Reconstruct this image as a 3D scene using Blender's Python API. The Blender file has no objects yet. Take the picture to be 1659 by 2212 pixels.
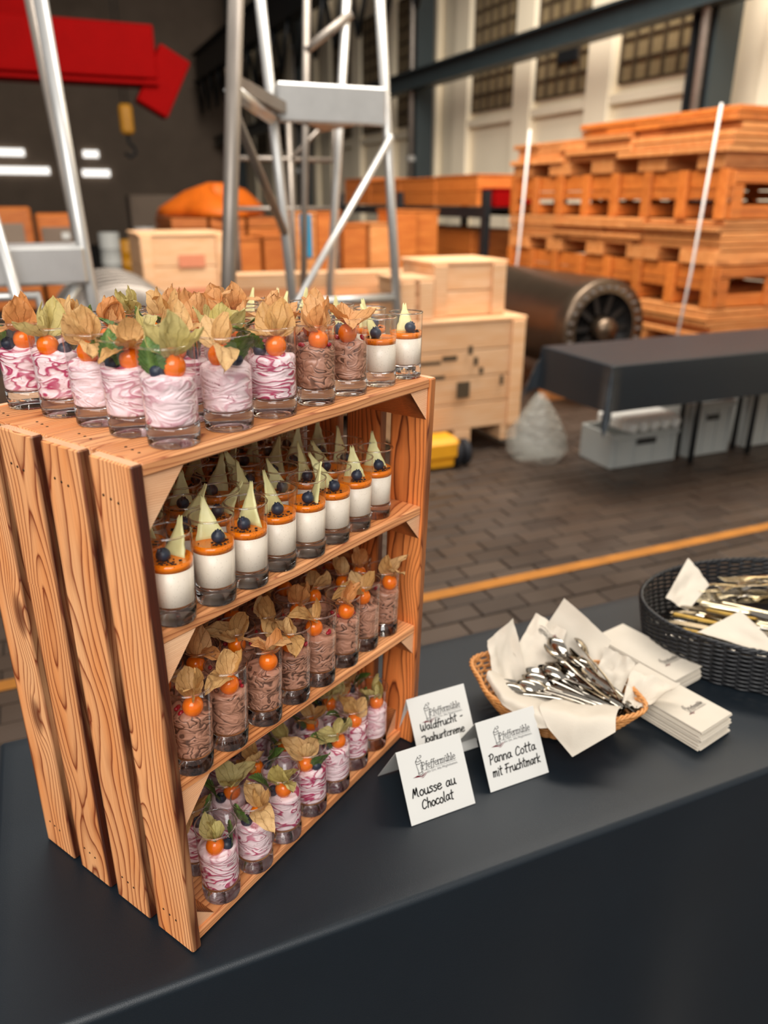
import bpy, math, random
import numpy as np
from mathutils import Vector, Matrix, Euler, noise as mnoise

sc = bpy.context.scene
col = sc.collection
PI = math.pi

# ------------------------------------------------------------------ camera
cam_d = bpy.data.cameras.new('camera')
cam = bpy.data.objects.new('camera', cam_d); col.objects.link(cam)
CAM = Vector((-0.35339, -0.50829, 1.50012))
cam.location = CAM
cam.rotation_euler = (math.radians(67.902), math.radians(-0.083), math.radians(-53.95))
cam_d.sensor_fit = 'VERTICAL'
cam_d.sensor_height = 36.0
cam_d.lens = 1660.5 / 2212 * 36.0
cam_d.clip_start = 0.05
cam_d.clip_end = 200
cam_d.dof.use_dof = True
cam_d.dof.focus_distance = 0.82
cam_d.dof.aperture_fstop = 3.7
sc.camera = cam

# ------------------------------------------------------------------ world, light, exposure
def lin(c):
    if isinstance(c, str):
        c = [int(c[i:i + 2], 16) / 255 for i in (0, 2, 4)]
    return tuple((x / 12.92 if x <= 0.04045 else ((x + 0.055) / 1.055) ** 2.4) for x in c)

world = bpy.data.worlds.new('world'); sc.world = world
world.use_nodes = True
wn = world.node_tree.nodes
wn['Background'].inputs[0].default_value = (1.0, 0.97, 0.94, 1)
wn['Background'].inputs[1].default_value = 0.60

def area_light(name, loc, target, sx, sy, power, color=(1, 1, 1)):
    d = bpy.data.lights.new(name, 'AREA'); d.shape = 'RECTANGLE'
    d.size = sx; d.size_y = sy; d.energy = power; d.color = color
    o = bpy.data.objects.new(name, d); col.objects.link(o)
    o.location = loc
    o.rotation_euler = (Vector(target) - Vector(loc)).to_track_quat('-Z', 'Y').to_euler()
    return o

sc.view_settings.view_transform = 'Standard'
sc.view_settings.look = 'None'
sc.view_settings.exposure = 0.0
sc.view_settings.gamma = 1.0
sc.view_settings.use_curve_mapping = False
sc.cycles.transparent_max_bounces = 48
sc.cycles.max_bounces = 16
sc.cycles.transmission_bounces = 12
sc.cycles.use_denoising = True
sc.cycles.sample_clamp_indirect = 6.0

# hall frame: a to the right wall, b down the hall, measured from the spot under the camera
E1 = Vector((0.8593, -0.5115, 0)); E2 = Vector((0.5115, 0.8593, 0))
HROT = math.atan2(-0.5115, 0.8593)
def HV(a, b, z=0.0):
    return Vector((CAM.x, CAM.y, 0)) + E1 * a + E2 * b + Vector((0, 0, z))

# soft area lamp added above left behind the camera to light the crate
area_light('added_key_light', HV(-1.6, -2.6, 4.6), HV(0.5, 0.8, 0.9), 4.0, 3.0, 330, (1.0, 0.975, 0.94))
area_light('added_wall_fill', HV(2.6, 4.2, 7.0), HV(6.4, 8.6, 1.4), 6.0, 5.0, 1350, (1.0, 0.94, 0.86))  # added fill lamp, brightens the cream wall and pallets

# ------------------------------------------------------------------ mesh helpers
class MB:
    def __init__(s): s.v = []; s.f = []; s.m = []; s.sm = []
    def add(s, vs, fs, mi=0, smooth=False):
        o = len(s.v); s.v += [tuple(v) for v in vs]
        for f in fs:
            s.f.append(tuple(i + o for i in f)); s.m.append(mi); s.sm.append(smooth)
        return s
    def box(s, c, d, R=None, mi=0, bevel=0.0):
        hx, hy, hz = d[0] / 2, d[1] / 2, d[2] / 2
        if bevel <= 0:
            vs = [Vector((x * hx, y * hy, z * hz)) for x in (-1, 1) for y in (-1, 1) for z in (-1, 1)]
            fs = [(0, 1, 3, 2), (4, 6, 7, 5), (0, 4, 5, 1), (2, 3, 7, 6), (0, 2, 6, 4), (1, 5, 7, 3)]
        else:
            b = min(bevel, hx * .9, hy * .9, hz * .9)
            vs = []; idx = {}
            for x in (-1, 1):
                for y in (-1, 1):
                    for z in (-1, 1):
                        for ax in range(3):
                            q = [x * (hx - b), y * (hy - b), z * (hz - b)]
                            q[ax] = (x * hx, y * hy, z * hz)[ax]
                            idx[(x, y, z, ax)] = len(vs); vs.append(Vector(q))
            I = lambda x, y, z, a: idx[(x, y, z, a)]
            fs = []
            for sg in (-1, 1):
                q = [I(sg, -1, -1, 0), I(sg, 1, -1, 0), I(sg, 1, 1, 0), I(sg, -1, 1, 0)]; fs.append(q if sg > 0 else q[::-1])
                q = [I(-1, sg, -1, 1), I(-1, sg, 1, 1), I(1, sg, 1, 1), I(1, sg, -1, 1)]; fs.append(q if sg > 0 else q[::-1])
                q = [I(-1, -1, sg, 2), I(1, -1, sg, 2), I(1, 1, sg, 2), I(-1, 1, sg, 2)]; fs.append(q if sg > 0 else q[::-1])
            for y in (-1, 1):
                for z in (-1, 1):
                    q = [I(-1, y, z, 1), I(1, y, z, 1), I(1, y, z, 2), I(-1, y, z, 2)]; fs.append(q if y * z > 0 else q[::-1])
            for x in (-1, 1):
                for z in (-1, 1):
                    q = [I(x, -1, z, 2), I(x, 1, z, 2), I(x, 1, z, 0), I(x, -1, z, 0)]; fs.append(q if x * z > 0 else q[::-1])
            for x in (-1, 1):
                for y in (-1, 1):
                    q = [I(x, y, -1, 0), I(x, y, 1, 0), I(x, y, 1, 1), I(x, y, -1, 1)]; fs.append(q if x * y > 0 else q[::-1])
            for x in (-1, 1):
                for y in (-1, 1):
                    for z in (-1, 1):
                        q = [I(x, y, z, 0), I(x, y, z, 1), I(x, y, z, 2)]; fs.append(q if x * y * z > 0 else q[::-1])
        if R is not None: vs = [R @ v for v in vs]
        c = Vector(c)
        return s.add([v + c for v in vs], fs, mi)
    def lathe(s, prof, n=32, c=(0, 0, 0), mi=0, smooth=True, fn=None, close=False):
        vs = []; fs = []; c = Vector(c)
        for i, (r, z) in enumerate(prof):
            for k in range(n):
                a = 2 * PI * k / n
                rr, zz = (r, z) if fn is None else fn(r, z, a, i)
                vs.append(c + Vector((rr * math.cos(a), rr * math.sin(a), zz)))
        for i in range(len(prof) - 1):
            for k in range(n):
                k2 = (k + 1) % n
                fs.append((i * n + k, i * n + k2, (i + 1) * n + k2, (i + 1) * n + k))
        if close:
            fs.append(tuple(range(n))[::-1]); L = (len(prof) - 1) * n
            fs.append(tuple(range(L, L + n)))
        return s.add(vs, fs, mi, smooth)
    def tube(s, pts, r, n=8, mi=0, smooth=True, cap=True, flat=1.0):
        pts = [Vector(q) for q in pts]; vs = []; fs = []
        up = Vector((0, 0, 1)); N = len(pts); prev = None
        for i, q in enumerate(pts):
            t = (pts[min(i + 1, N - 1)] - pts[max(i - 1, 0)]).normalized()
            if prev is None:
                a = t.cross(up)
                if a.length < 1e-3: a = t.cross(Vector((1, 0, 0)))
                a.normalize()
            else:
                a = (prev - t * prev.dot(t)).normalized()
            prev = a; b = t.cross(a)
            rr = r[i] if isinstance(r, (list, tuple)) else r
            for k in range(n):
                th = 2 * PI * k / n
                vs.append(q + a * (rr * math.cos(th)) + b * (rr * math.sin(th) * flat))
        for i in range(N - 1):
            for k in range(n):
                k2 = (k + 1) % n
                fs.append((i * n + k, (i + 1) * n + k, (i + 1) * n + k2, i * n + k2))
        if cap:
            fs.append(tuple(range(n))); fs.append(tuple(range((N - 1) * n, N * n))[::-1])
        return s.add(vs, fs, mi, smooth)
    def cyl(s, p0, p1, r, n=16, mi=0): return s.tube([p0, p1], r, n, mi, True)
    def grid(s, P, mi=0, smooth=True, closed_u=False):
        nu, nv = len(P), len(P[0]); vs = [q for row in P for q in row]; fs = []
        for i in range(nu - (0 if closed_u else 1)):
            for j in range(nv - 1):
                i2 = (i + 1) % nu
                fs.append((i * nv + j, i2 * nv + j, i2 * nv + j + 1, i * nv + j + 1))
        return s.add(vs, fs, mi, smooth)
    def prism(s, poly, z0, z1, mi=0):
        n = len(poly)
        vs = [Vector((x, y, z0)) for x, y in poly] + [Vector((x, y, z1)) for x, y in poly]
        fs = [tuple(range(n))[::-1], tuple(range(n, 2 * n))] + [(k, (k + 1) % n, n + (k + 1) % n, n + k) for k in range(n)]
        return s.add(vs, fs, mi)
    def mesh(s, name, mats):
        me = bpy.data.meshes.new(name); me.from_pydata(s.v, [], s.f)
        for m in (mats if isinstance(mats, (list, tuple)) else [mats]): me.materials.append(m)
        me.polygons.foreach_set('material_index', s.m)
        me.polygons.foreach_set('use_smooth', s.sm)
        me.update(); return me
    def build(s, name, mats, parent=None, loc=None, rot=None):
        return place(s.mesh(name, mats), name, parent, loc, rot)

def place(me, name, parent=None, loc=None, rot=None, scale=None):
    o = bpy.data.objects.new(name, me); col.objects.link(o)
    if parent is not None: o.parent = parent
    if loc is not None: o.location = loc
    if rot is not None: o.rotation_euler = rot
    if scale is not None: o.scale = scale
    return o
def thing(name, label, cat, loc=(0, 0, 0), rotz=0.0, group=None):
    o = bpy.data.objects.new(name, None); col.objects.link(o)
    o.empty_display_size = .05
    o.location = loc; o.rotation_euler = (0, 0, rotz)
    return tag(o, label, cat, group)
def tag(o, label, cat, group=None):
    o['label'] = label; o['category'] = cat
    if group: o['group'] = group
    return o
def struct(o): o['kind'] = 'structure'; return o
def basis(xv, yv):
    x = Vector(xv).normalized(); z = x.cross(Vector(yv)).normalized(); y = z.cross(x)
    return Matrix((x, y, z)).transposed()

# ------------------------------------------------------------------ materials
class NT:
    def __init__(s, name):
        s.mat = bpy.data.materials.new(name); s.mat.use_nodes = True
        s.t = s.mat.node_tree; s.t.nodes.clear()
        s.out = s.t.nodes.new('ShaderNodeOutputMaterial')
    def n(s, typ, **kw):
        nd = s.t.nodes.new('ShaderNode' + typ)
        for k, v in kw.items():
            if k.startswith('i_'):
                key = k[2:]; key = int(key) if key.isdigit() else key
                s.set(nd.inputs[key], v)
            else: setattr(nd, k, v)
        return nd
    def set(s, inp, v):
        if isinstance(v, bpy.types.NodeSocket): s.t.links.new(v, inp)
        elif isinstance(v, (tuple, list)) and len(v) == 3 and inp.type == 'RGBA': inp.default_value = (*v, 1)
        else: inp.default_value = v
    def math(s, op, a, b=0.0, c=None, clamp=False):
        nd = s.n('Math', operation=op); nd.use_clamp = clamp
        s.set(nd.inputs[0], a); s.set(nd.inputs[1], b)
        if c is not None: s.set(nd.inputs[2], c)
        return nd.outputs[0]
    def vmath(s, op, a, b=(0, 0, 0)):
        nd = s.n('VectorMath', operation=op); s.set(nd.inputs[0], a)
        s.set(nd.inputs[1], b); return nd.outputs[0]
    def mix(s, f, a, b):
        nd = s.n('Mix', data_type='RGBA'); s.set(nd.inputs[0], f); s.set(nd.inputs[6], a); s.set(nd.inputs[7], b)
        return nd.outputs[2]
    def ramp(s, f, stops, interp='LINEAR'):
        nd = s.n('ValToRGB'); cr = nd.color_ramp; cr.interpolation = interp
        while len(cr.elements) < len(stops): cr.elements.new(.5)
        for e, (p, c) in zip(cr.elements, stops):
            e.position = p; e.color = (c, c, c, 1) if isinstance(c, (int, float)) else (*c, 1)
        s.set(nd.inputs[0], f); return nd.outputs[0]
    def noise(s, vec, scale, detail=3, rough=.5, dist=0.0, out=0):
        nd = s.n('TexNoise'); s.set(nd.inputs['Vector'], vec)
        nd.inputs['Scale'].default_value = scale; nd.inputs['Detail'].default_value = detail
        nd.inputs['Roughness'].default_value = rough; nd.inputs['Distortion'].default_value = dist
        return nd.outputs[out]
    def coord(s, kind='Object'): return s.n('TexCoord').outputs[kind]
    def rnd(s): return s.n('ObjectInfo').outputs['Random']
    def sep(s, v): nd = s.n('SeparateXYZ'); s.set(nd.inputs[0], v); return nd.outputs
    def comb(s, x, y, z):
        nd = s.n('CombineXYZ'); s.set(nd.inputs[0], x); s.set(nd.inputs[1], y); s.set(nd.inputs[2], z); return nd.outputs[0]
    def bump(s, h, strength=.3, dist=.001):
        nd = s.n('Bump'); nd.inputs['Strength'].default_value = strength; nd.inputs['Distance'].default_value = dist
        s.set(nd.inputs['Height'], h); return nd.outputs[0]
    def bsdf(s, color, rough=.5, metal=0.0, normal=None, **kw):
        nd = s.n('BsdfPrincipled'); s.set(nd.inputs['Base Color'], color); s.set(nd.inputs['Roughness'], rough)
        s.set(nd.inputs['Metallic'], metal)
        if normal is not None: s.set(nd.inputs['Normal'], normal)
        for k, v in kw.items(): s.set(nd.inputs[k.replace('_', ' ')], v)
        return nd
    def done(s, sh):
        s.t.links.new(sh.outputs[0] if hasattr(sh, 'outputs') else sh, s.out.inputs[0]); return s.mat

def plain(name, color, rough=.5, metal=0.0, var=0.0, vscale=20, bump=0.0, bdist=.001, bscale=None, **kw):
    T = NT(name); c = lin(color) if isinstance(color, str) else color
    co = T.coord(); nz = T.noise(co, vscale, 4)
    f = T.math('MULTIPLY_ADD', nz, var * 2, 1 - var)
    cc = T.vmath('SCALE', c); sc_ = cc.node; sc_.inputs[0].default_value = c; T.set(sc_.inputs['Scale'], f)
    nm = T.bump(T.noise(co, bscale or vscale * 4, 4), bump, bdist) if bump > 0 else None
    return T.done(T.bsdf(cc, rough, metal, nm, **kw))

def wood(name, light, mid, dark, ring=.0030, warp=.055, scorch=0.0, rough=.55, knots=1.0, contrast=1.0, hue_var=.12, charc=(.012, .006, .004)):
    T = NT(name); light, mid, dark = lin(light), lin(mid), lin(dark)
    co = T.coord(); r = T.rnd()
    off = T.comb(T.math('MULTIPLY', r, 41.3), T.math('MULTIPLY', r, 17.7), T.math('MULTIPLY', r, 29.1))
    p = T.vmath('ADD', co, off)
    x, y, z = T.sep(co)[:3]
    px, py, pz = T.sep(p)[:3]
    # knots
    kv = T.comb(T.math('MULTIPLY', px, 5.0), T.math('MULTIPLY', py, 13.0), T.math('MULTIPLY', r, 9.0))
    vor = T.n('TexVoronoi', feature='F1', i_Scale=1.0, i_Randomness=1.0); T.set(vor.inputs['Vector'], kv)
    d = vor.outputs['Distance']; on = T.math('GREATER_THAN', T.sep(vor.outputs['Color'])[0], .42)
    kd2 = T.math('MULTIPLY', d, d)
    kn = T.math('MULTIPLY', T.math('MULTIPLY', T.math('POWER', 2.718, T.math('MULTIPLY', kd2, -22.0)), on), knots)
    # ring distance from a pith line under the face
    w1 = T.noise(T.comb(T.math('MULTIPLY', px, 2.6), T.math('MULTIPLY', py, 9.0), T.math('MULTIPLY', pz, 9.0)), 1.0, 2)
    w2 = T.noise(T.comb(T.math('MULTIPLY', px, 14.0), T.math('MULTIPLY', py, 60.0), T.math('MULTIPLY', pz, 60.0)), 1.0, 2)
    yy = T.math('ADD', y, T.math('MULTIPLY_ADD', T.math('FRACT', T.math('MULTIPLY', r, 7.31)), .07, -.035))
    zz = T.math('ADD', z, T.math('MULTIPLY_ADD', T.math('FRACT', T.math('MULTIPLY', r, 3.77)), .05, .012))
    zz = T.math('ADD', zz, T.math('MULTIPLY', T.math('SUBTRACT', w1, .5), warp))
    rr = T.math('SQRT', T.math('ADD', T.math('MULTIPLY', yy, yy), T.math('MULTIPLY', zz, zz)))
    rr = T.math('ADD', rr, T.math('MULTIPLY', T.math('SUBTRACT', w2, .5), .0016))
    rr = T.math('ADD', rr, T.math('MULTIPLY', kn, .013))
    ph = T.math('FRACT', T.math('DIVIDE', rr, ring))
    line = T.ramp(ph, [(0, .2), (.05, 0), (.50, .06), (.78, .40), (.92, 1.0), (1.0, .2)])
    fib = T.noise(T.comb(T.math('MULTIPLY', px, 18.0), T.math('MULTIPLY', py, 700.0), T.math('MULTIPLY', pz, 700.0)), 1.0, 2)
    blot = T.noise(T.comb(T.math('MULTIPLY', px, 4.0), T.math('MULTIPLY', py, 25.0), T.math('MULTIPLY', pz, 25.0)), 1.0, 3)
    base = T.mix(T.ramp(blot, [(.3, 0), (.75, 1)]), light, mid)
    amt = T.math('MULTIPLY', T.math('MULTIPLY_ADD', blot, .9, .5), .9 * contrast, clamp=True)
    c = T.mix(T.math('MULTIPLY', line, amt), base, dark)
    c = T.mix(T.math('MULTIPLY', T.math('SUBTRACT', fib, .35, clamp=True), .5), c, dark)
    c = T.mix(T.ramp(kn, [(.55, 0), (.8, .65), (.97, .85)]), c, tuple(v * .45 for v in dark))
    if scorch > 0:
        gy = T.sep(T.coord('Generated'))[1]
        e = T.math('ABSOLUTE', T.math('MULTIPLY_ADD', gy, 2.0, -1.0))
        e = T.math('ADD', e, T.math('MULTIPLY', T.math('SUBTRACT', blot, .5), .35))
        s_ = T.math('MULTIPLY', T.ramp(e, [(.84, 0), (.97, .75), (1.0, 1.0)]), scorch)
        c = T.mix(s_, c, T.mix(fib, charc, tuple(v * .5 for v in dark)))
    hs = T.n('HueSaturation'); T.set(hs.inputs['Color'], c)
    T.set(hs.inputs['Value'], T.math('MULTIPLY_ADD', T.math('FRACT', T.math('MULTIPLY', r, 11.7)), hue_var * 2, 1 - hue_var))
    bm = T.bump(T.math('ADD', T.math('MULTIPLY', line, -.6), T.math('MULTIPLY', fib, .5)), .35, .0006)
    return T.done(T.bsdf(hs.outputs[0], rough, 0, bm))

M = {}
M['crate'] = wood('crate_wood', 'F8B880', 'EE9450', '7E2E06', ring=.0038, warp=.065, scorch=1.0, rough=.5, contrast=1.3)
M['crate_shelf'] = wood('crate_wood_shelf', 'F6B47C', 'EE9450', '8C3408', ring=.0034, scorch=.22, rough=.5, contrast=.95)
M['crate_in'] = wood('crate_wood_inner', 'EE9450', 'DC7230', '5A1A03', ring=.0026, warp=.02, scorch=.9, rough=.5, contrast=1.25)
M['endgrain'] = wood('end_grain', 'F6C9A0', 'EDB082', 'C07B48', ring=.0022, knots=0, contrast=.6)
M['nail'] = plain('nail', '4A3626', .45, .8)
# glass
T = NT('glass_wall')
lw = T.n('LayerWeight', i_Blend=.28)
fac = T.math('MULTIPLY_ADD', T.math('POWER', lw.outputs['Facing'], 2.2), .80, .055, clamp=True)
tr = T.n('BsdfTransparent'); tr.inputs[0].default_value = (.975, .975, .97, 1)
gl = T.n('BsdfGlossy'); gl.inputs['Roughness'].default_value = .02; gl.inputs[0].default_value = (.95, .95, .95, 1)
mx = T.n('MixShader'); T.set(mx.inputs[0], fac); T.set(mx.inputs[1], tr.outputs[0]); T.set(mx.inputs[2], gl.outputs[0])
M['glass_wall'] = T.done(mx)
T = NT('glass_solid')
g_ = T.n('BsdfGlass'); g_.inputs['IOR'].default_value = 1.47; g_.inputs['Roughness'].default_value = 0.0; g_.inputs[0].default_value = (.98, .98, .98, 1)
M['glass_solid'] = T.done(g_)
# creams
def cream_mat(name, base, streak, deep, amount, kind):
    T = NT(name); base, streak, deep = lin(base), lin(streak), lin(deep)
    co = T.coord(); r = T.rnd()
    p = T.vmath('ADD', co, T.comb(T.math('MULTIPLY', r, 13.0), T.math('MULTIPLY', r, 7.0), T.math('MULTIPLY', r, 3.0)))
    if kind == 'yogurt':
        sp = T.vmath('MULTIPLY', p, (26, 26, 62))
        n1 = T.noise(sp, 1.0, 1.5, .5, 1.6); n2 = T.noise(T.vmath('MULTIPLY', p, (170, 170, 330)), 1.0, 3, .6, 1.5)
        big = T.noise(p, 28, 1)
        th = T.math('POWER', T.math('FRACT', T.math('MULTIPLY', r, 5.3)), 2.0)
        ct = T.math('SINE', T.math('MULTIPLY', n1, 27.0))
        s1 = T.ramp(T.math('MULTIPLY_ADD', ct, .5, .5), [(.45, 0), (.72, .28), (.88, .8), (.97, 1)])
        f1 = T.math('MULTIPLY', s1, T.ramp(T.math('MULTIPLY_ADD', th, .28, big), [(.38, .08), (.68, 1)]))
        c = T.mix(T.math('MULTIPLY', f1, amount), base, streak)
        c = T.mix(T.math('MULTIPLY', T.ramp(n2, [(.64, 0), (.70, 1)]), .8), c, deep)
        h = ct
    else:
        sp = T.vmath('MULTIPLY', p, (50, 50, 78))
        n1 = T.noise(sp, 1.0, 1.0, .4, 1.1)
        ct = T.math('SINE', T.math('MULTIPLY', n1, 30.0))
        fold = T.math('MULTIPLY', T.ramp(T.math('MULTIPLY_ADD', ct, .5, .5), [(.0, 1), (.10, .85), (.24, .1), (.4, 0)]), T.ramp(T.noise(p, 45, 1), [(.38, .1), (.52, 1)]))
        c = T.mix(T.math('MULTIPLY', fold, amount), base, deep)
        c = T.mix(T.math('MULTIPLY', T.noise(p, 300, 2), .15), c, streak)
        h = ct
    bm = T.bump(h, .35, .0012)
    return T.done(T.bsdf(c, .38, 0, bm, Subsurface_Weight=.0))
M['yogurt'] = cream_mat('yogurt_cream', 'F4DADD', 'B01A55', '8F1140', .95, 'yogurt')
M['mousse'] = cream_mat('chocolate_mousse', 'B27E66', 'C79A80', '35160C', .92, 'mousse')
T = NT('panna_cotta')
co = T.coord(); vz = T.n('TexVoronoi', i_Scale=420.0); T.set(vz.inputs['Vector'], co)
M['panna'] = T.done(T.bsdf(T.mix(T.math('MULTIPLY', T.math('LESS_THAN', vz.outputs['Distance'], .17), .35), lin('E9DCCB'), lin('8A6A4A')), .35))
T = NT('fruit_jelly')
co = T.coord(); vz = T.n('TexVoronoi', i_Scale=330.0); T.set(vz.inputs['Vector'], co)
M['jelly'] = T.done(T.bsdf(T.mix(T.math('MULTIPLY', T.math('LESS_THAN', vz.outputs['Distance'], .2), .55), lin('E8790A'), lin('5A1E04')), .12))
M['crumb'] = plain('chocolate_crumb', '2A150C', .8)
M['blueberry'] = plain('blueberry', '232B3C', .45, var=.5, vscale=220)
M['pomegranate'] = plain('pomegranate', '9C0F24', .12, var=.3, vscale=300)
T = NT('physalis_berry')
M['physalis'] = T.done(T.bsdf(T.mix(T.noise(T.coord(), 120, 2), lin('F4830A'), lin('E25C06')), .16, 0, None, Subsurface_Weight=.15, Subsurface_Radius=(.01, .004, .001), Subsurface_Scale=.4))
def husk_mat(name, a, b, vein):
    T = NT(name); co = T.coord(); r = T.rnd(); x, y, z = T.sep(co)[:3]
    nz = T.noise(T.vmath('ADD', co, T.comb(T.math('MULTIPLY', r, 9.0), 0.0, 0.0)), 160, 4)
    c = T.mix(r, lin(a), lin(b))
    # veins fan from the stalk: angle of the point about the base
    ang = T.math('ARCTAN2', y, T.math('ADD', x, .006))
    wv = T.math('ADD', T.math('MULTIPLY', ang, 11.0), T.math('MULTIPLY', nz, 2.0))
    v = T.ramp(T.math('ABSOLUTE', T.math('SINE', wv)), [(0, 1), (.16, .25), (.3, 0)])
    vn = T.n('TexVoronoi', feature='DISTANCE_TO_EDGE', i_Scale=190.0); T.set(vn.inputs['Vector'], co)
    v2 = T.ramp(vn.outputs['Distance'], [(0, .38), (.06, 0)])
    c = T.mix(T.math('MULTIPLY', T.math('MAXIMUM', v, v2), .55), c, lin(vein))
    c = T.mix(T.math('MULTIPLY', nz, .35), c, lin(vein))
    bm = T.bump(T.math('ADD', T.math('MULTIPLY', nz, .7), v), .6, .0008)
    df = T.bsdf(c, .6, 0, bm); tl = T.n('BsdfTranslucent'); T.set(tl.inputs[0], c)
    mx = T.n('MixShader'); mx.inputs[0].default_value = .32; T.set(mx.inputs[1], df.outputs[0]); T.set(mx.inputs[2], tl.outputs[0])
    return T.done(mx)
M['husk_tan'] = husk_mat('husk_tan', 'F0C88C', 'DDAA66', '8E5A26')
M['husk_orange'] = husk_mat('husk_orange', 'EFBC80', 'DF9858', '94561F')
M['husk_green'] = husk_mat('husk_green', 'E2D292', 'CBB96E', '8A7838')
T = NT('mint_leaf'); co = T.coord(); x, y, z = T.sep(co)[:3]
wv = T.math('SINE', T.math('ADD', T.math('MULTIPLY', x, 1500.0), T.math('MULTIPLY', T.math('ABSOLUTE', y), -1100.0)))
mid = T.ramp(T.math('ABSOLUTE', y), [(0, 1), (.0007, 0)])
v = T.math('MAXIMUM', T.ramp(wv, [(.82, 0), (1, .8)]), mid)
nz = T.noise(co, 380, 3)
M['mint'] = T.done(T.bsdf(T.mix(T.math('MULTIPLY', v, .4), T.mix(nz, lin('2F4A1A'), lin('5A7A30')), lin('94A85A')), .45, 0, T.bump(T.math('ADD', nz, T.math('MULTIPLY', v, -1.0)), .8, .0012)))
T = NT('white_chocolate_shard'); nz = T.noise(T.coord(), 90, 3)
M['shard'] = T.done(T.bsdf(T.mix(nz, lin('E3DDA6'), lin('CFC684')), .42, 0, T.bump(nz, .3, .001)))
# table things
T = NT('tablecloth_paper'); co = T.coord(); nz = T.noise(co, 900, 3); n2 = T.noise(co, 9, 3)
M['cloth'] = T.done(T.bsdf(T.mix(n2, lin('09131B'), lin('0E1921')), .44, 0, T.bump(nz, .35, .0007), Sheen_Weight=.06, Sheen_Roughness=.4, Specular_IOR_Level=.42))
M['card'] = plain('card_white', 'CFCDC7', .7)
M['ink'] = plain('ink_black', '0C0A09', 1.0, Specular_IOR_Level=0.0)
M['ink_grey'] = plain('ink_print', '18171A', 1.0, Specular_IOR_Level=0.0)
M['maroon'] = plain('ink_maroon', '5E0E20', 1.0, Specular_IOR_Level=0.0)
T = NT('napkin_paper'); co = T.coord(); vz = T.n('TexVoronoi', i_Scale=700.0); T.set(vz.inputs['Vector'], co)
nz = T.noise(co, 25, 3)
M['napkin'] = T.done(T.bsdf(T.mix(nz, lin('CFC5B5'), lin('C4B9A8')), .85, 0, T.bump(T.math('ADD', vz.outputs['Distance'], nz), .35, .0006)))
T = NT('wicker_tan'); nz = T.noise(T.coord(), 130, 3)
M['wicker'] = T.done(T.bsdf(T.mix(nz, lin('DFA262'), lin('AE6A2C')), .5, 0, T.bump(nz, .3, .0006)))
M['wicker_black'] = plain('wicker_black', '16171A', .38, var=.3, vscale=120)
M['steel'] = plain('cutlery_steel', '9E978C', .10, 1.0)
M['steel_warm'] = plain('cutlery_steel_worn', 'D8C9A8', .2, 1.0, var=.25, vscale=90)
M['horn'] = plain('knife_handle_brass', '9A7B36', .35, .7, var=.3, vscale=80)
# hall
M['alu'] = plain('aluminium', 'C8C6C2', .38, .75, var=.12, vscale=14)
M['alu_dark'] = plain('aluminium_aged', '8A8178', .45, .7, var=.25, vscale=9)
M['black_steel'] = plain('painted_black_steel', '17191B', .5, var=.25, vscale=4)
M['slate_steel'] = plain('painted_slate_steel', '2B3436', .45, var=.2, vscale=4)
M['red'] = plain('crane_red', '8C0000', .8, var=.12, vscale=3, Specular_IOR_Level=.1)
M['blue'] = plain('blue_plastic', '0E7FA3', .4)
M['yellow'] = plain('yellow_paint', 'E09A14', .5, var=.15, vscale=12)
M['line_paint'] = plain('worn_line_paint', '9A6016', .8, var=.35, vscale=9)
M['orange'] = plain('orange_tarp', 'DE6A0C', .6, var=.25, vscale=6)
M['cream_wall'] = plain('cream_wall', 'EFE0C4', .85, var=.06, vscale=2.2)
M['dark_wall'] = plain('dark_wall', '8A7868', .9, var=.25, vscale=1.3)
M['dark_roof'] = plain('dark_roof', '1E1A16', .9, var=.25, vscale=.8)
M['pane_dim'] = plain('glass_block', '8A7757', .35, var=.3, vscale=5)
M['grid_brown'] = plain('window_grid_brown', '4A3B28', .6)
M['lamp'] = None
T = NT('lamp_glow'); em = T.n('Emission'); em.inputs[0].default_value = (1, .96, .9, 1); em.inputs[1].default_value = 1.6
M['lamp'] = T.done(em)
M['plywood'] = wood('pale_plywood', 'E8BE94', 'DDA877', 'B57A4A', ring=.012, contrast=.5, knots=.6, hue_var=.08)
M['pallet'] = wood('pallet_wood', 'DD9658', 'C97A3C', '74390F', ring=.010, contrast=.6, knots=.5, hue_var=.2)
M['pallet_orange'] = wood('orange_timber', 'D67C32', 'BC601C', '6C2E08', ring=.010, contrast=.6, knots=.5, hue_var=.15)
M['roller'] = plain('roller_steel', '6B5A4A', .32, .85, var=.25, vscale=5)
M['roller_dark'] = plain('roller_end_dark', '2A2624', .5, .4)
M['grey_box'] = plain('grey_plastic', '9A9C98', .45, var=.06)
M['strap'] = plain('white_strap', 'D9D2CC', .5)
M['egg'] = plain('egg_tray_white', 'D6D6D0', .7)
T = NT('clear_bag'); gb = T.bsdf(lin('B8B8AE'), .22, 0, T.bump(T.noise(T.coord(), 14, 4), .8, .03)); tb = T.n('BsdfTransparent')
mx = T.n('MixShader'); mx.inputs[0].default_value = .32; T.set(mx.inputs[1], tb.outputs[0]); T.set(mx.inputs[2], gb.outputs[0])
M['bag'] = T.done(mx)
M['rubber'] = plain('rubber', '15151A', .7)
M['red_paint'] = plain('stencil_red', 'C77A58', .7, var=.1)

# ------------------------------------------------------------------ serving table and cloth
TZ = 0.75
TC_U0, TC_U1, TC_V0, TC_V1 = -0.150, 1.75, 0.597, 1.075     # table edges in hall coordinates
def rnd(seed): return random.Random(seed)

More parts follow.
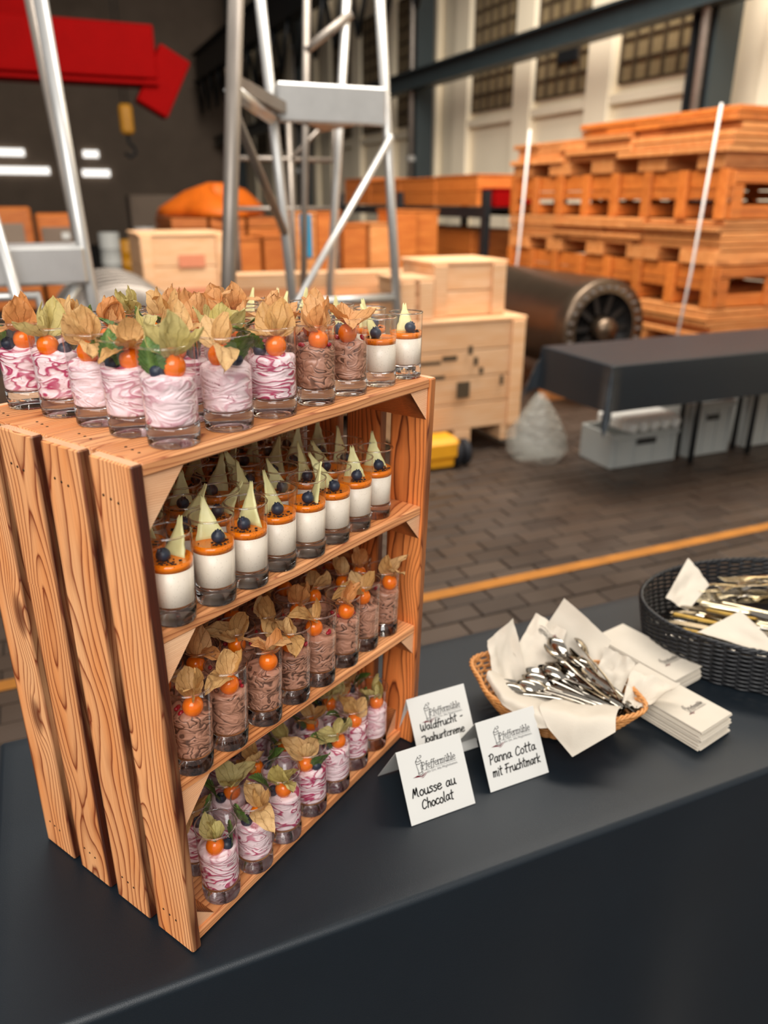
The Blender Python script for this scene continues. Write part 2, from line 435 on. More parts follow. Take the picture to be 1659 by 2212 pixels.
tb = thing('folding_table', 'long folding table hidden under the dark paper tablecloth of the dessert buffet', 'table', HV(0, 0, 0), HROT)
MB().box(((TC_U0 + TC_U1) / 2, (TC_V0 + TC_V1) / 2, TZ - .018), (TC_U1 - TC_U0 - .03, TC_V1 - TC_V0 - .03, .026), bevel=.004).build('table_top', M['pallet'], tb)
for u in (TC_U0 + .15, TC_U1 - .15):
    for v in (TC_V0 + .08, TC_V1 - .08):
        MB().cyl((u, v, .001), (u, v, TZ - .031), .014).build('leg', M['black_steel'], tb)

def make_cloth(name, label, u0, u1, v0, v1, z, drop, seed, mat, wave=.012, step=.03, parent=None):
    r = .009
    def axis(lo, hi):
        a = [lo - drop + k * .05 for k in range(int(drop / .05))]
        a += [lo - r * 1.6 + k * r * .26 for k in range(7)]
        n = max(3, int((hi - lo) / step)); a += [lo + (hi - lo) * (k + .5) / n for k in range(n)]
        a += [hi + r * 1.6 - (6 - k) * r * .26 for k in range(7)]
        a += [hi + r * 1.6 + .05 * (k + 1) for k in range(int(drop / .05))]
        return a
    def hang(s):
        if s <= 0: return 0.0, 0.0
        if s < r * PI / 2: return r * math.sin(s / r), -(r - r * math.cos(s / r))
        return r, -(r + s - r * PI / 2)
    P = []
    for U in axis(u0, u1):
        row = []
        for V in axis(v0, v1):
            cu = min(max(U, u0), u1); cv = min(max(V, v0), v1)
            du, dv = U - cu, V - cv; s = math.hypot(du, dv)
            if s < 1e-9: row.append(Vector((U, V, z + .0010 * mnoise.noise(Vector((U * 6, V * 6, seed)))))); continue
            o, dz = hang(s); nx, ny = du / s, dv / s
            depth = min(1, -dz / .5)
            w = wave * depth * math.sin((cu if abs(dv) > abs(du) else cv) * 17 + seed + 2 * mnoise.noise(Vector((cu * 3, cv * 3, seed))))
            o += w + depth * .02 + (.11 * depth * (2 * min(abs(nx), abs(ny))) if min(abs(nx), abs(ny)) > .01 else 0)
            row.append(Vector((cu + nx * o, cv + ny * o, z + dz)))
        P.append(row)
    return MB().grid(P).build(name, mat, parent)
cl = make_cloth('tablecloth', '', TC_U0, TC_U1, TC_V0, TC_V1, TZ, .62, 3.0, M['cloth'])
cl.location = HV(0, 0, 0); cl.rotation_euler = (0, 0, HROT)
tag(cl, 'dark slate paper tablecloth hanging over the long buffet table with the desserts', 'tablecloth')

# ------------------------------------------------------------------ wooden crate
CW, CD, CH, CT = 0.4358, 0.2737, 0.55, 0.0118
BW, BG = 0.05845, 0.01325
def tw(x, y, z):
    s = .0137 * (1 - z / CH) - .0314 * z / CH
    return Vector((x * math.cos(s), y + x * math.sin(s), z))
crate = thing('wooden_crate', 'upright scorched pine crate used as a shelf for rows of dessert glasses', 'crate', (0, 0, TZ + .0012))
def board(name, A, B, wdir, w, t, mat, parent=crate, bevel=.0016, seed=0):
    A, B = Vector(A), Vector(B); L = (B - A).length
    mb = MB().box((0, 0, 0), (L, w, t), bevel=bevel)
    me = mb.mesh(name, [M[mat], M['endgrain']])
    for pl in me.polygons:
        if abs(pl.normal.x) > .9: pl.material_index = 1
    o = place(me, name, parent)
    o.matrix_local = Matrix.Translation((A + B) / 2) @ basis(B - A, wdir).to_4x4()
    return o
def nail_row(parent, L, w, t, ends=(1, -1), inset=.012, side=1):
    for e in ends:
        for k in (-1, 0, 1):
            x = e * (L / 2 - inset); y = k * w * .17 + .004
            MB().lathe([(0, .0006), (.0011, .0005), (.0014, 0), (.0013, -.002)], 8).build('nail', M['nail'], parent, (x + .0015 * k, y, side * t / 2), (0 if side > 0 else PI, 0, 0))
for i in range(4):
    y = i * (BW + BG) + BW / 2
    o = board('side_board', tw(CT / 2, y, 0), tw(CT / 2, y, CH), (0, 1, 0), BW, CT, 'crate')
    nail_row(o, CH, BW, CT, inset=.035)
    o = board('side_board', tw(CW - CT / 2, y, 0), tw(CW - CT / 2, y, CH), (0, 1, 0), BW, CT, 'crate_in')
PB = CD / 4
for i in range(4):
    y = i * PB + PB / 2
    o = board('top_board', tw(CT, y, CH - .0062), tw(CW - CT, y, CH - .0062), (0, 1, 0), PB - .0018, .0122, 'crate_shelf')
    nail_row(o, CW - 2 * CT, PB, .0122, inset=.018)
ZS = {'upper': (.3885, .3815), 'lower': (.2185, .2020), 'base': (.0125, .0125), 'top': (CH, CH)}
def shelf_z(level, x):
    a, b = ZS[level]; return a + (b - a) * (x - CT) / (CW - 2 * CT)
for lv in ('upper', 'lower'):
    a, b = ZS[lv]
    for i in range(4):
        y = .003 + i * PB * .985 + PB / 2
        board('shelf_board', tw(CT, y, a - .0062), tw(CW - CT, y, b - .0062), (0, 1, 0), PB - .003, .0124, 'crate_shelf')
for i in range(4):
    y0 = .004 + i * PB * .93 + PB / 2; y1 = .022 + i * PB * .93 + PB / 2
    board('base_board', Vector((CT, y0, .0062)), Vector((CW - CT, y1, .0062)), (0, 1, 0), PB * .93 - .002, .0124, 'crate_shelf')
for i in range(5):
    x = CT + (i + .5) * (CW - 2 * CT) / 5
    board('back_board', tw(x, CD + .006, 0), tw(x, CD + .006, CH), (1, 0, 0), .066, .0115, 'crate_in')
def tri_post(name, p, sx, sz, lx, lz, y0, y1):
    x, z = p
    poly = [(0, 0), (sx * lx, 0), (0, sz * lz)]
    vs = [tw(x + a, y0, z + b) for a, b in poly] + [tw(x + a, y1, z + b) for a, b in poly]
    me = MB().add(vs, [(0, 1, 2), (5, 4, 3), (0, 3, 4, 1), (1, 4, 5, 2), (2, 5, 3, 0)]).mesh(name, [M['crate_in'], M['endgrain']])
    me.polygons[0].material_index = me.polygons[1].material_index = 1
    return place(me, name, crate)
tri_post('corner_post', (CT + .0002, CH - .0125), 1, -1, .043, .050, .004, CD)
tri_post('corner_post', (CW - CT - .0002, CH - .0125), -1, -1, .036, .040, .004, CD)
tri_post('corner_post', (CT + .0002, .0127), 1, 1, .030, .030, .012, CD)
tri_post('corner_post', (CW - CT - .0002, .0127), -1, 1, .024, .034, .030, CD)
for lv in ('upper', 'lower'):
    tri_post('shelf_bracket', (CT + .0002, ZS[lv][0] - .0127), 1, -1, .040, .046, .006, CD)
    tri_post('shelf_bracket', (CW - CT - .0002, ZS[lv][1] - .0127), -1, -1, .030, .034, .006, CD)

# ------------------------------------------------------------------ dessert glasses
def glass_mesh(rr, rb, h):
    hb = .20 * h; R = lambda z: rb + (rr - rb) * z / h
    mb = MB()
    mb.lathe([(.00001, .0002), (rb * .8, .0002), (rb - .0012, .0003), (rb - .0003, .001), (R(.003), .003), (R(hb), hb), (R(hb) - .0009, hb + .0009), (R(hb) - .0022, hb + .0003), (R(hb) * .6, hb - .0006), (.00001, hb - .0008)], 40, mi=1)
    mb.lathe([(R(hb), hb + .0003), (R(h * .4), h * .4), (R(h * .7), h * .7), (rr, h - .0006)], 40, mi=0)
    n, m = 40, 6; ring = []
    for k in range(n):
        a = 2 * PI * k / n; row = []
        for q in range(m + 1):
            t = 2 * PI * q / m; rad = rr - .0004 + .0009 * math.cos(t)
            row.append(Vector((rad * math.cos(a), rad * math.sin(a), h + .0009 * math.sin(t))))
        ring.append(row)
    mb.grid(ring, mi=1, closed_u=True)
    return mb.mesh('glass', [M['glass_wall'], M['glass_solid']])
def cream_mesh(kind, rr, rb, h, seed):
    R = lambda z: rb + (rr - rb) * z / h
    z0 = .20 * h + .0014
    rn = rnd(seed)
    if kind == 'panna':
        z1 = .62 * h
        return MB().lathe([(.00001, z0), (R(z0) - .003, z0), (R(z0) - .0009, z0 + .0012), (R(z1) - .0006, z1), (.00001, z1)], 40).mesh('panna_cotta', M['panna'])
    z1 = (.66 + rn.random() * .05) * h; ph = rn.random() * 6; pk = .006 + rn.random() * .005
    prof = [(.00001, z0), (R(z0) - .003, z0), (R(z0) - .0009, z0 + .0015)]
    for k in range(1, 15): z = z0 + (z1 - z0) * k / 14; prof.append((R(z) - .0006, z))
    ns = len(prof)
    for k in range(1, 13): prof.append(((R(z1) - .0006) * (1 - k / 12) + .00001, z1))
    amp = .0022 if kind == 'mousse' else .0013
    def fn(r, z, a, i):
        if i < 3: return r, z
        if i < ns:
            tw_ = a * 1 + z * 190 + ph
            d = max(0, math.sin(tw_ * 2 + 2.5 * mnoise.noise(Vector((math.cos(a) * 2 + seed, math.sin(a) * 2, z * 90))))) ** 3
            return r - amp * d, z
        q = 1 - r / (R(z1))
        return r, z1 + pk * q ** .9 + .0022 * math.sin(3 * a + q * 7 + ph) * (1 - (1 - q) ** 6) * (1 - q * .6) - .0015 * q
    return MB().lathe(prof, 44, fn=fn).mesh('cream', M['yogurt' if kind == 'yogurt' else 'mousse'])
def jelly_mesh(rr, rb, h):
    R = lambda z: rb + (rr - rb) * z / h
    z0, z1 = .62 * h + .0002, .705 * h
    return MB().lathe([(.00001, z0), (R(z0) - .0006, z0), (R(z1) - .0006, z1 + .0006), (R(z1) - .002, z1), (.00001, z1)], 40).mesh('fruit_jelly', M['jelly'])
def leaf_mesh(name, L, W, seed, mats, curl, cup, wrinkle, serr=0.0, nu=12, nv=8):
    P = []
    for i in range(nu + 1):
        s = i / nu
        hw = W / 2 * (math.sin(PI * min(1, s ** .72)) ** .75 if s < 1 else 0) + .0006 * (1 - s)
        if serr: hw *= 1 + serr * (1 if i % 2 else -1)
        th = curl * s * s; row = []
        cx = L * (s if abs(curl) < 1e-3 else math.sin(curl * s) / curl); cz = L * (0 if abs(curl) < 1e-3 else (1 - math.cos(curl * s)) / curl)
        for j in range(nv + 1):
            t = j / nv * 2 - 1
            zc = cup * hw * t * t
            wr = wrinkle * mnoise.noise(Vector((s * 5 + seed * 3.1, t * 2.5, seed))) * min(1, s * 4)
            row.append(Vector((cx + wr * .4, hw * t, cz + zc + wr - .0012 * math.exp(-(t * 6) ** 2) * s)))
        P.append(row)
    return MB().grid(P).mesh(name, mats)
HUSK = {}
for c in ('husk_tan', 'husk_orange', 'husk_green'):
    HUSK[c] = [leaf_mesh('husk_leaf', L, W, i * 7 + 1, M[c], cu, cp, .0034) for i, (L, W, cu, cp) in enumerate(((.036, .024, -.9, .35), (.032, .026, .8, .45), (.040, .022, -1.5, .25), (.034, .026, .35, -.3), (.030, .020, 1.5, .5)))]
MINT = [leaf_mesh('mint_leaf', L, W, i + 40, M['mint'], cu, cp, .0018, .09, 18, 8) for i, (L, W, cu, cp) in enumerate(((.038, .027, -.6, .3), (.034, .026, .5, .25), (.040, .026, -1.0, .35)))]
BERRY = MB().lathe([(.00001, -.0105)] + [(.0102 * math.sin(t), -.0105 * math.cos(t)) for t in [PI * k / 14 for k in range(1, 14)]] + [(.00001, .0098)], 22).mesh('physalis', M['physalis'])
def blue():
    pr = [(.00001, -.0062)] + [(.0066 * math.sin(t), -.0062 * math.cos(t)) for t in [PI * k / 12 for k in range(1, 11)]]
    pr += [(.0030, .0061), (.0027, .0067), (.0020, .0054), (.00001, .0046)]
    return MB().lathe(pr, 18, fn=lambda r, z, a, i: (r * (1 + .12 * math.cos(5 * a)), z + (.0007 * math.cos(5 * a) if i == 12 else 0)) if i in (11, 12) else (r, z)).mesh('blueberry', M['blueberry'])
BLUE = blue()
SEED = MB().lathe([(.00001, -.0034), (.0016, -.0026), (.0024, -.0004), (.0020, .0018), (.0009, .0032), (.00001, .0036)], 8).mesh('pomegranate_seed', M['pomegranate'])
def shard_mesh(seed, tall=False):
    rn = rnd(seed); h = .034 + rn.random() * .012; wb = .025 + rn.random() * .008; tip = rn.uniform(-.35, .35); tw_ = .003 + rn.random() * .004
    P = []; nu, nv = 8, 4; k1 = rn.uniform(-18, 18)
    for s in (1, -1):
        for i in range(nu + 1):
            u = i / nu; w = wb * (1 - u) ** 1.15 + tw_ * u; cx = tip * wb * u; row = []
            for j in range(nv + 1):
                t = j / nv - .5; x = cx + w * t + .0012 * mnoise.noise(Vector((u * 9, t * 3, seed)))
                z = h * u + (.004 * (j % 2) if i == nu else 0)
                row.append(Vector((x, k1 * x * x * .6 + s * .0007 + .006 * u * u, z)))
            P.append(row)
    mb = MB().grid(P[:nu + 1]); mb.grid([r[::-1] for r in P[nu + 1:]])
    e = nu + 1; n1 = nv + 1; off = e * n1; fs = []
    for i in range(nu):
        fs += [(i * n1, off + i * n1 + nv, off + (i + 1) * n1 + nv, (i + 1) * n1), (i * n1 + nv, (i + 1) * n1 + nv, off + (i + 1) * n1, off + i * n1)]
    for j in range(nv):
        fs += [(j, j + 1, off + nv - j - 1, off + nv - j), (nu * n1 + j, off + nu * n1 + nv - j, off + nu * n1 + nv - j - 1, nu * n1 + j + 1)]
    for f in fs: mb.f.append(f); mb.m.append(0); mb.sm.append(False)
    return mb.mesh('chocolate_shard', M['shard'])
SHARD = [shard_mesh(s) for s in range(7)]
def crumb_mesh(seed, r):
    rn = rnd(seed); mb = MB()
    for k in range(26):
        a, q = rn.gauss(0, .55), r * math.sqrt(rn.random()); s = rn.uniform(.0004, .0011)
        mb.box((q * math.cos(a), q * math.sin(a), s * .5), (s * 2, s * 1.5, s), Euler((0, 0, rn.random() * 6)).to_matrix())
    return mb.mesh('chocolate_crumbs', M['crumb'])
CRUMB = [crumb_mesh(s, .015) for s in range(4)]
CACHE = {}
def cached(key, fn):
    if key not in CACHE: CACHE[key] = fn()
    return CACHE[key]
CAMA = math.atan2(CAM.y - .1, CAM.x - .2)
def inside(level, base, tilt_y, me, mw):
    # keep leaves clear of the crate's side boards, back and the shelf above
    if level == 'top': return True
    for v in me.vertices:
        q = mw @ v.co
        X = base.x + q.x; Y = base.y + q.y; Z = base.z + q.z - TZ
        if X < CT + .003 or X > CW - CT - .012 or Y > CD - .004: return False
        zm = (CH if level == 'upper' else shelf_z('upper' if level == 'lower' else 'lower', X)) - .0155
        zm -= max(0, .047 - (X - CT), .038 - (CW - CT - X)) * 1.05
        if Z > zm: return False
    return True
def add_physalis(t, pos, rn, husk, n, tilt, el=(15, 80), scale=1.0, level='top'):
    b = place(BERRY, 'physalis', t, pos, (rn.uniform(-.3, .3), tilt, rn.random() * 6), (scale,) * 3)
    az0 = rn.random() * 6
    for k in range(n):
        me = rn.choice(HUSK[husk]); Rb = b.rotation_euler.to_matrix().inverted(); s_ = rn.uniform(.85, 1.2)
        for tr_ in range(40):
            az = az0 + 2 * PI * k / n + rn.uniform(-.4, .4) * (1 + tr_ * .4); e = math.radians(rn.uniform(*el))
            R = Euler((0, 0, az)).to_matrix() @ Euler((0, -e, 0)).to_matrix() @ Euler((rn.uniform(-.5, .5), 0, 0)).to_matrix()
            mw = Matrix.Translation(Vector(pos) + Vector((0, 0, .0085))) @ R.to_4x4() @ Matrix.Scale(s_, 4)
            if inside(level, t.location, 0, me, mw): break
            s_ = max(.6, s_ * .985)
        else: continue
        o = place(me, 'husk_leaf', b)
        o.matrix_local = Matrix.Translation(Rb @ Vector((0, 0, .0085))) @ (Rb @ R).to_4x4() @ Matrix.Scale(s_, 4)
    return b
def dessert(kind, level, x, y, size, label, group, seed, front, husk=None):
    rn = rnd(seed); rr, rb, h = size
    z = shelf_z(level, x); base = tw(x, y, z) + Vector((0, 0, TZ + .0014))
    if level == 'base': base = Vector((x, y, TZ + .0014 + .0125))
    name = {'yogurt': 'yogurt_dessert', 'mousse': 'mousse_dessert', 'panna': 'panna_cotta_dessert'}[kind]
    t = thing(name, label, 'dessert', base, 0, group)
    a, b = ZS[level]
    t.rotation_euler = (0, math.atan2(a - b, CW - 2 * CT) if level in ('upper', 'lower') else 0, 0)
    sk = (round(rr, 4), round(rb, 4), round(h, 4))
    place(cached(('g',) + sk, lambda: glass_mesh(*sk)), 'glass', t, None, (0, 0, rn.random() * 6))
    v = rn.randrange(3)
    cr = place(cached((kind, v) + sk, lambda: cream_mesh(kind, *sk, v + 1)), {'yogurt': 'yogurt_cream', 'mousse': 'chocolate_mousse', 'panna': 'panna_cotta'}[kind], t, None, (0, 0, rn.random() * 6))
    zt = {'yogurt': .70, 'mousse': .71, 'panna': .705}[kind] * h
    ri = rr * .92
    ca = CAMA
    if kind == 'panna':
        place(cached(('j',) + sk, lambda: jelly_mesh(*sk)), 'fruit_jelly', t, None, (0, 0, rn.random() * 6))
        aa = ca + rn.uniform(-.9, .9); q = ri * .38
        place(BLUE, 'blueberry', t, (q * math.cos(aa), q * math.sin(aa), zt + .0055), (rn.uniform(-.5, .5), rn.uniform(-.5, .5), rn.random() * 6))
        cb = place(rn.choice(CRUMB), 'chocolate_crumbs', t, (0, 0, zt + .0001), (0, 0, aa + rn.uniform(-.8, .8))); cb['kind'] = 'stuff'; cb.scale = (ri / .0165,) * 2 + (1,)
        sa = ca + PI + rn.uniform(-1.3, .9); q = ri * .25
        o = place(rn.choice(SHARD), 'chocolate_shard', t)
        R = Euler((0, 0, sa - PI / 2)).to_matrix() @ Euler((-rn.uniform(.15, .5), rn.uniform(-.15, .15), 0)).to_matrix() @ Euler((0, 0, rn.choice((0, PI)) + rn.uniform(-.3, .3))).to_matrix()
        o.matrix_local = Matrix.Translation((q * math.cos(sa), q * math.sin(sa), zt - .002)) @ R.to_4x4() @ Matrix.Scale(rr / .0225, 4)
    else:
        sg = rn.choice((-1, 1))
        aa = ca - sg * rn.uniform(.1, .9) if kind == 'yogurt' else ca + rn.uniform(-.9, .9); q = ri * .45
        husk = husk or 'husk_tan'
        add_physalis(t, (q * math.cos(aa), q * math.sin(aa), zt + .0085), rn, husk, rn.choice((4, 5)) if level == 'top' else rn.choice((3, 4)), rn.uniform(-.3, .3), (5, 75) if level == 'top' else (15, 75), 1.0, level)
        if kind == 'yogurt':
            ab = aa + sg * rn.uniform(1.2, 1.5); q = ri * .60
            place(BLUE, 'blueberry', t, (q * math.cos(ab), q * math.sin(ab), zt + .005), (rn.uniform(-.8, .8), rn.uniform(-.8, .8), rn.random() * 6))
            am = ca + sg * rn.uniform(.75, 1.6); q = ri * .70
            e = rn.uniform(1.1, 1.5)
            me = rn.choice(MINT)
            for tr_ in range(30):
                R = Euler((0, 0, am)).to_matrix() @ Euler((0, -e, 0)).to_matrix() @ Euler((rn.uniform(-.4, .4), 0, 0)).to_matrix()
                mw = Matrix.Translation((q * math.cos(am), q * math.sin(am), zt + .002)) @ R.to_4x4()
                if inside(level, t.location, 0, me, mw): break
                am = ca + rn.uniform(-1.8, 1.8); e = rn.uniform(.8, 1.5)
            place(me, 'mint_leaf', t).matrix_local = mw
        else:
            for k in range(4 if front else 2):
                ab = aa + rn.choice((-1, 1)) * rn.uniform(.7, 1.9); q = ri * rn.uniform(.55, .8)
                place(SEED, 'pomegranate_seed', t, (q * math.cos(ab), q * math.sin(ab), zt + .003), (rn.random() * 3, rn.random() * 3, rn.random() * 3))
    return t
ORD = ['first', 'second', 'third', 'fourth', 'fifth', 'sixth', 'seventh', 'eighth']
ROWS = ['front row', 'second row', 'third row', 'fourth row', 'rearmost row']
YS, MS, PS = (.0245, .0228, .086), (.0218, .0202, .082), (.0198, .0186, .0765)
# crate top: five rows deep, pink yogurt beside the knotty side, then mousse, then panna cotta
topx = (.065, .130, .190, .2505, .305, .360, .412)
for r_ in range(5):
    for c in range(7):
        kind = 'yogurt' if c < 3 else 'mousse' if c < 5 else 'panna'
        size = {'yogurt': YS, 'mousse': MS, 'panna': PS}[kind]
        rn = rnd(500 + r_ * 10 + c)
        x = topx[c] + (rn.uniform(-.004, .004) if r_ else 0)
        y = (.0035 + .0012 * c) + size[1] + r_ * (.0565 if kind == 'yogurt' else .0535) + (rn.uniform(-.002, .002) if r_ else 0)
        nm = {'yogurt': 'pink yogurt cream glass', 'mousse': 'brown chocolate mousse glass', 'panna': 'white panna cotta glass'}[kind]
        cc = c if kind == 'yogurt' else c - 3 if kind == 'mousse' else c - 5
        n = 3 if kind == 'yogurt' else 2
        lab = f'{nm}, crate top, {ROWS[r_]}, {ORD[n - 1 - cc]} of its kind from card end'
        dessert(kind, 'top', x, y, size, lab, 'dessert glasses on top of the crate', 100 + r_ * 10 + c, r_ == 0, 'husk_orange' if kind == 'mousse' or (r_ > 1 and (r_ + c) % 3 == 1) else 'husk_green' if (r_ + c) % 3 == 0 else 'husk_tan')
def shelf_rows(kind, level, xs, ys, rows, pitch, size, nm, where, group, husk, seed0):
    n = len(xs)
    for r_ in range(rows):
        for c in range(n):
            rn = rnd(seed0 + 900 + r_ * 10 + c)
            x = xs[c] + (rn.uniform(-.0012, .0012) if r_ else 0) + (.5 * (xs[1] - xs[0]) * .35 if r_ % 2 else 0)
            x = min(x, xs[-1] + .001)
            y = ys[c] + size[1] + r_ * pitch
            lab = f'{nm}, {where}, {ROWS[r_]}, {ORD[n - 1 - c]} from the card end'
            dessert(kind, level, x, y, size, lab, group, seed0 + r_ * 10 + c, r_ == 0, husk[(r_ + c) % len(husk)])
shelf_rows('panna', 'upper', [.0385, .0885, .1335, .1805, .2250, .2710, .3160, .3620], (-.003, -.003, -.002, .003, .001, .004, .008, .013), 5, .0470, (.0213, .0192, .088),
           'white panna cotta glass', 'upper shelf', 'panna cotta glasses on the upper shelf', ('husk_tan',), 1000)
shelf_rows('mousse', 'lower', [.0405, .0890, .1420, .1920, .2380, .2890, .3360, .3840], (-.004, -.004, -.003, .000, .000, .004, .008, .011), 4, .0500, (.0222, .0200, .094),
           'chocolate mousse glass', 'middle shelf', 'chocolate mousse glasses on the middle shelf', ('husk_tan', 'husk_tan', 'husk_orange'), 2000)
shelf_rows('yogurt', 'base', [.0680, .1210, .1750, .2280, .2785, .3290, .3770], (.006, .005, .008, .011, .013, .020, .023), 4, .0520, (.0232, .0212, .098),
           'pink yogurt cream glass', 'crate floor', 'yogurt cream glasses on the crate floor', ('husk_green', 'husk_tan'), 3000)

# ------------------------------------------------------------------ lettering helpers
def smooth_path(pts, sub=6):
    if len(pts) < 3: return pts
    out = []
    P = [pts[0]] + list(pts) + [pts[-1]]
    for i in range(1, len(P) - 2):
        p0, p1, p2, p3 = P[i - 1], P[i], P[i + 1], P[i + 2]
        for k in range(sub):
            t = k / sub
            out.append(tuple(.5 * (2 * p1[d] + (p2[d] - p0[d]) * t + (2 * p0[d] - 5 * p1[d] + 4 * p2[d] - p3[d]) * t * t + (3 * p1[d] - p0[d] - 3 * p2[d] + p3[d]) * t ** 3) for d in (0, 1)))
    out.append(tuple(pts[-1])); return out
HAND = {
 'a': (1.0, [[(.75, .85), (.4, 1), (.1, .6), (.2, .1), (.55, .15), (.75, .9)], [(.77, .95), (.76, .25), (1.0, .08)]]),
 'c': (.85, [[(.75, .85), (.45, 1), (.1, .6), (.15, .15), (.5, 0), (.8, .2)]]),
 'd': (1.0, [[(.75, .8), (.4, .95), (.1, .5), (.25, .05), (.6, .15), (.78, .8)], [(.88, 1.8), (.78, .8), (.84, 0)]]),
 'e': (.9, [[(.1, .48), (.75, .65), (.65, .95), (.35, 1), (.1, .6), (.15, .15), (.5, 0), (.85, .2)]]),
 'f': (.75, [[(.8, 1.6), (.55, 1.75), (.4, 1.4), (.3, .5), (.2, -.1)], [(.02, .9), (.75, 1.0)]]),
 'g': (.95, [[(.75, .85), (.4, 1), (.1, .6), (.25, .15), (.6, .25), (.75, .9)], [(.77, .95), (.75, -.1), (.55, -.7), (.15, -.6)]]),
 'h': (.9, [[(.2, 1.8), (.15, 0)], [(.15, .6), (.45, 1), (.7, .8), (.72, 0)]]),
 'i': (.45, [[(.2, 1), (.2, 0)], [(.25, 1.42), (.29, 1.5)]]),
 'k': (.9, [[(.2, 1.8), (.15, 0)], [(.78, 1.1), (.2, .5), (.82, 0)]]),
 'l': (.5, [[(.25, 1.8), (.16, .2), (.36, 0)]]),
 'm': (1.2, [[(.1, 1), (.1, 0)], [(.1, .7), (.35, 1), (.5, .8), (.5, 0)], [(.5, .7), (.8, 1), (.95, .8), (1.0, 0)]]),
 'n': (.9, [[(.1, 1), (.1, 0)], [(.1, .7), (.45, 1), (.68, .8), (.72, 0)]]),
 'o': (.9, [[(.45, 1), (.12, .7), (.15, .2), (.45, 0), (.75, .3), (.7, .8), (.45, 1)]]),
 'r': (.7, [[(.12, 1), (.12, 0)], [(.12, .6), (.35, .95), (.65, .95)]]),
 's': (.75, [[(.65, .9), (.35, 1), (.15, .8), (.5, .5), (.6, .2), (.3, 0), (.05, .1)]]),
 't': (.75, [[(.38, 1.7), (.3, .2), (.55, 0)], [(.02, 1.12), (.7, 1.18)]]),
 'u': (.95, [[(.1, 1), (.12, .3), (.35, 0), (.65, .3), (.7, 1)], [(.7, 1), (.75, .1), (.95, 0)]]),
 'W': (1.45, [[(.1, 1.6), (.12, .6), (.35, .02), (.62, .5), (.7, 1.2)], [(.7, 1.2), (.75, .3), (.98, .05), (1.25, .8), (1.3, 1.6)]]),
 'J': (1.05, [[(.1, 1.5), (.95, 1.55), (.88, .3), (.5, -.35), (.12, -.1)]]),
 'M': (1.3, [[(.05, 0), (.35, 1.55), (.5, .4), (.85, 1.6), (.95, .25), (1.15, 0)]]),
 'C': (1.1, [[(1.0, 1.3), (.65, 1.6), (.2, 1.1), (.15, .3), (.5, 0), (.95, .25)]]),
 'P': (1.0, [[(.25, 1.6), (.15, -.1)], [(.0, 1.5), (.6, 1.75), (.92, 1.3), (.6, .8), (.2, .75)]]),
 'F': (1.0, [[(.35, 1.6), (.2, 0)], [(.05, 1.6), (1.0, 1.66)], [(-.05, .82), (.8, .9)]]),
 '-': (.8, [[(.15, .75), (.65, .82)]]), ' ': (.75, [])}
SERIF = {
 'P': (.98, [([(.22, 1.55), (.22, 0)], .17), ([(.22, 1.5), (.65, 1.5), (.88, 1.15), (.65, .78), (.22, .78)], .08), ([(.05, 0), (.42, 0)], .06), ([(.05, 1.54), (.3, 1.54)], .06)]),
 'f': (.58, [([(.72, 1.5), (.5, 1.55), (.38, 1.3), (.3, .5), (.2, -.25), (.02, -.4)], .13), ([(.1, .95), (.6, .95)], .06)]),
 'e': (.78, [([(.12, .52), (.7, .6), (.62, .9), (.4, 1.0), (.14, .75), (.1, .4), (.3, .03), (.52, .02), (.72, .2)], .10)]),
 'r': (.62, [([(.2, 1), (.2, 0)], .15), ([(.2, .7), (.4, .97), (.6, .93)], .10), ([(.05, 0), (.38, 0)], .06), ([(.03, .97), (.2, .97)], .06)]),
 'm': (1.3, [([(.2, 1), (.2, 0)], .15), ([(.2, .75), (.45, 1), (.64, .8), (.64, 0)], .13), ([(.64, .75), (.9, 1), (1.1, .8), (1.1, 0)], .13), ([(.06, 0), (.34, 0)], .06), ([(.5, 0), (.78, 0)], .06), ([(.96, 0), (1.24, 0)], .06), ([(.03, .97), (.2, .97)], .06)]),
 'u': (.9, [([(.18, 1), (.18, .3), (.4, .02), (.68, .25)], .13), ([(.7, 1), (.7, 0)], .15), ([(.03, .97), (.2, .97)], .06), ([(.55, .97), (.7, .97)], .06), ([(.7, .02), (.86, .02)], .06), ([(.28, 1.32), (.34, 1.38)], .15), ([(.56, 1.32), (.62, 1.38)], .15)]),
 'h': (.88, [([(.2, 1.65), (.2, 0)], .15), ([(.2, .75), (.45, 1), (.68, .8), (.68, 0)], .13), ([(.05, 0), (.35, 0)], .06), ([(.53, 0), (.83, 0)], .06), ([(.03, 1.62), (.2, 1.62)], .06)]),
 'l': (.42, [([(.2, 1.65), (.2, 0)], .15), ([(.05, 0), (.36, 0)], .06), ([(.03, 1.62), (.2, 1.62)], .06)])}
def ribbon(mb, pts, width, z=.0, mi=0):
    """flat stroke with round ends in the XY plane"""
    n = len(pts); L = []; Rr = []
    for i, (x, y) in enumerate(pts):
        a, b = pts[max(0, i - 1)], pts[min(n - 1, i + 1)]
        dx, dy = b[0] - a[0], b[1] - a[1]; q = math.hypot(dx, dy) or 1
        nx, ny = -dy / q * width / 2, dx / q * width / 2
        L.append((x + nx, y + ny, z)); Rr.append((x - nx, y - ny, z))
    mb.add(L + Rr, [(i, n + i, n + i + 1, i + 1) for i in range(n - 1)], mi)
    for (x, y) in (pts[0], pts[-1]):
        k = 8; mb.add([(x + width / 2 * math.cos(2 * PI * j / k), y + width / 2 * math.sin(2 * PI * j / k), z) for j in range(k)], [tuple(range(k))], mi)
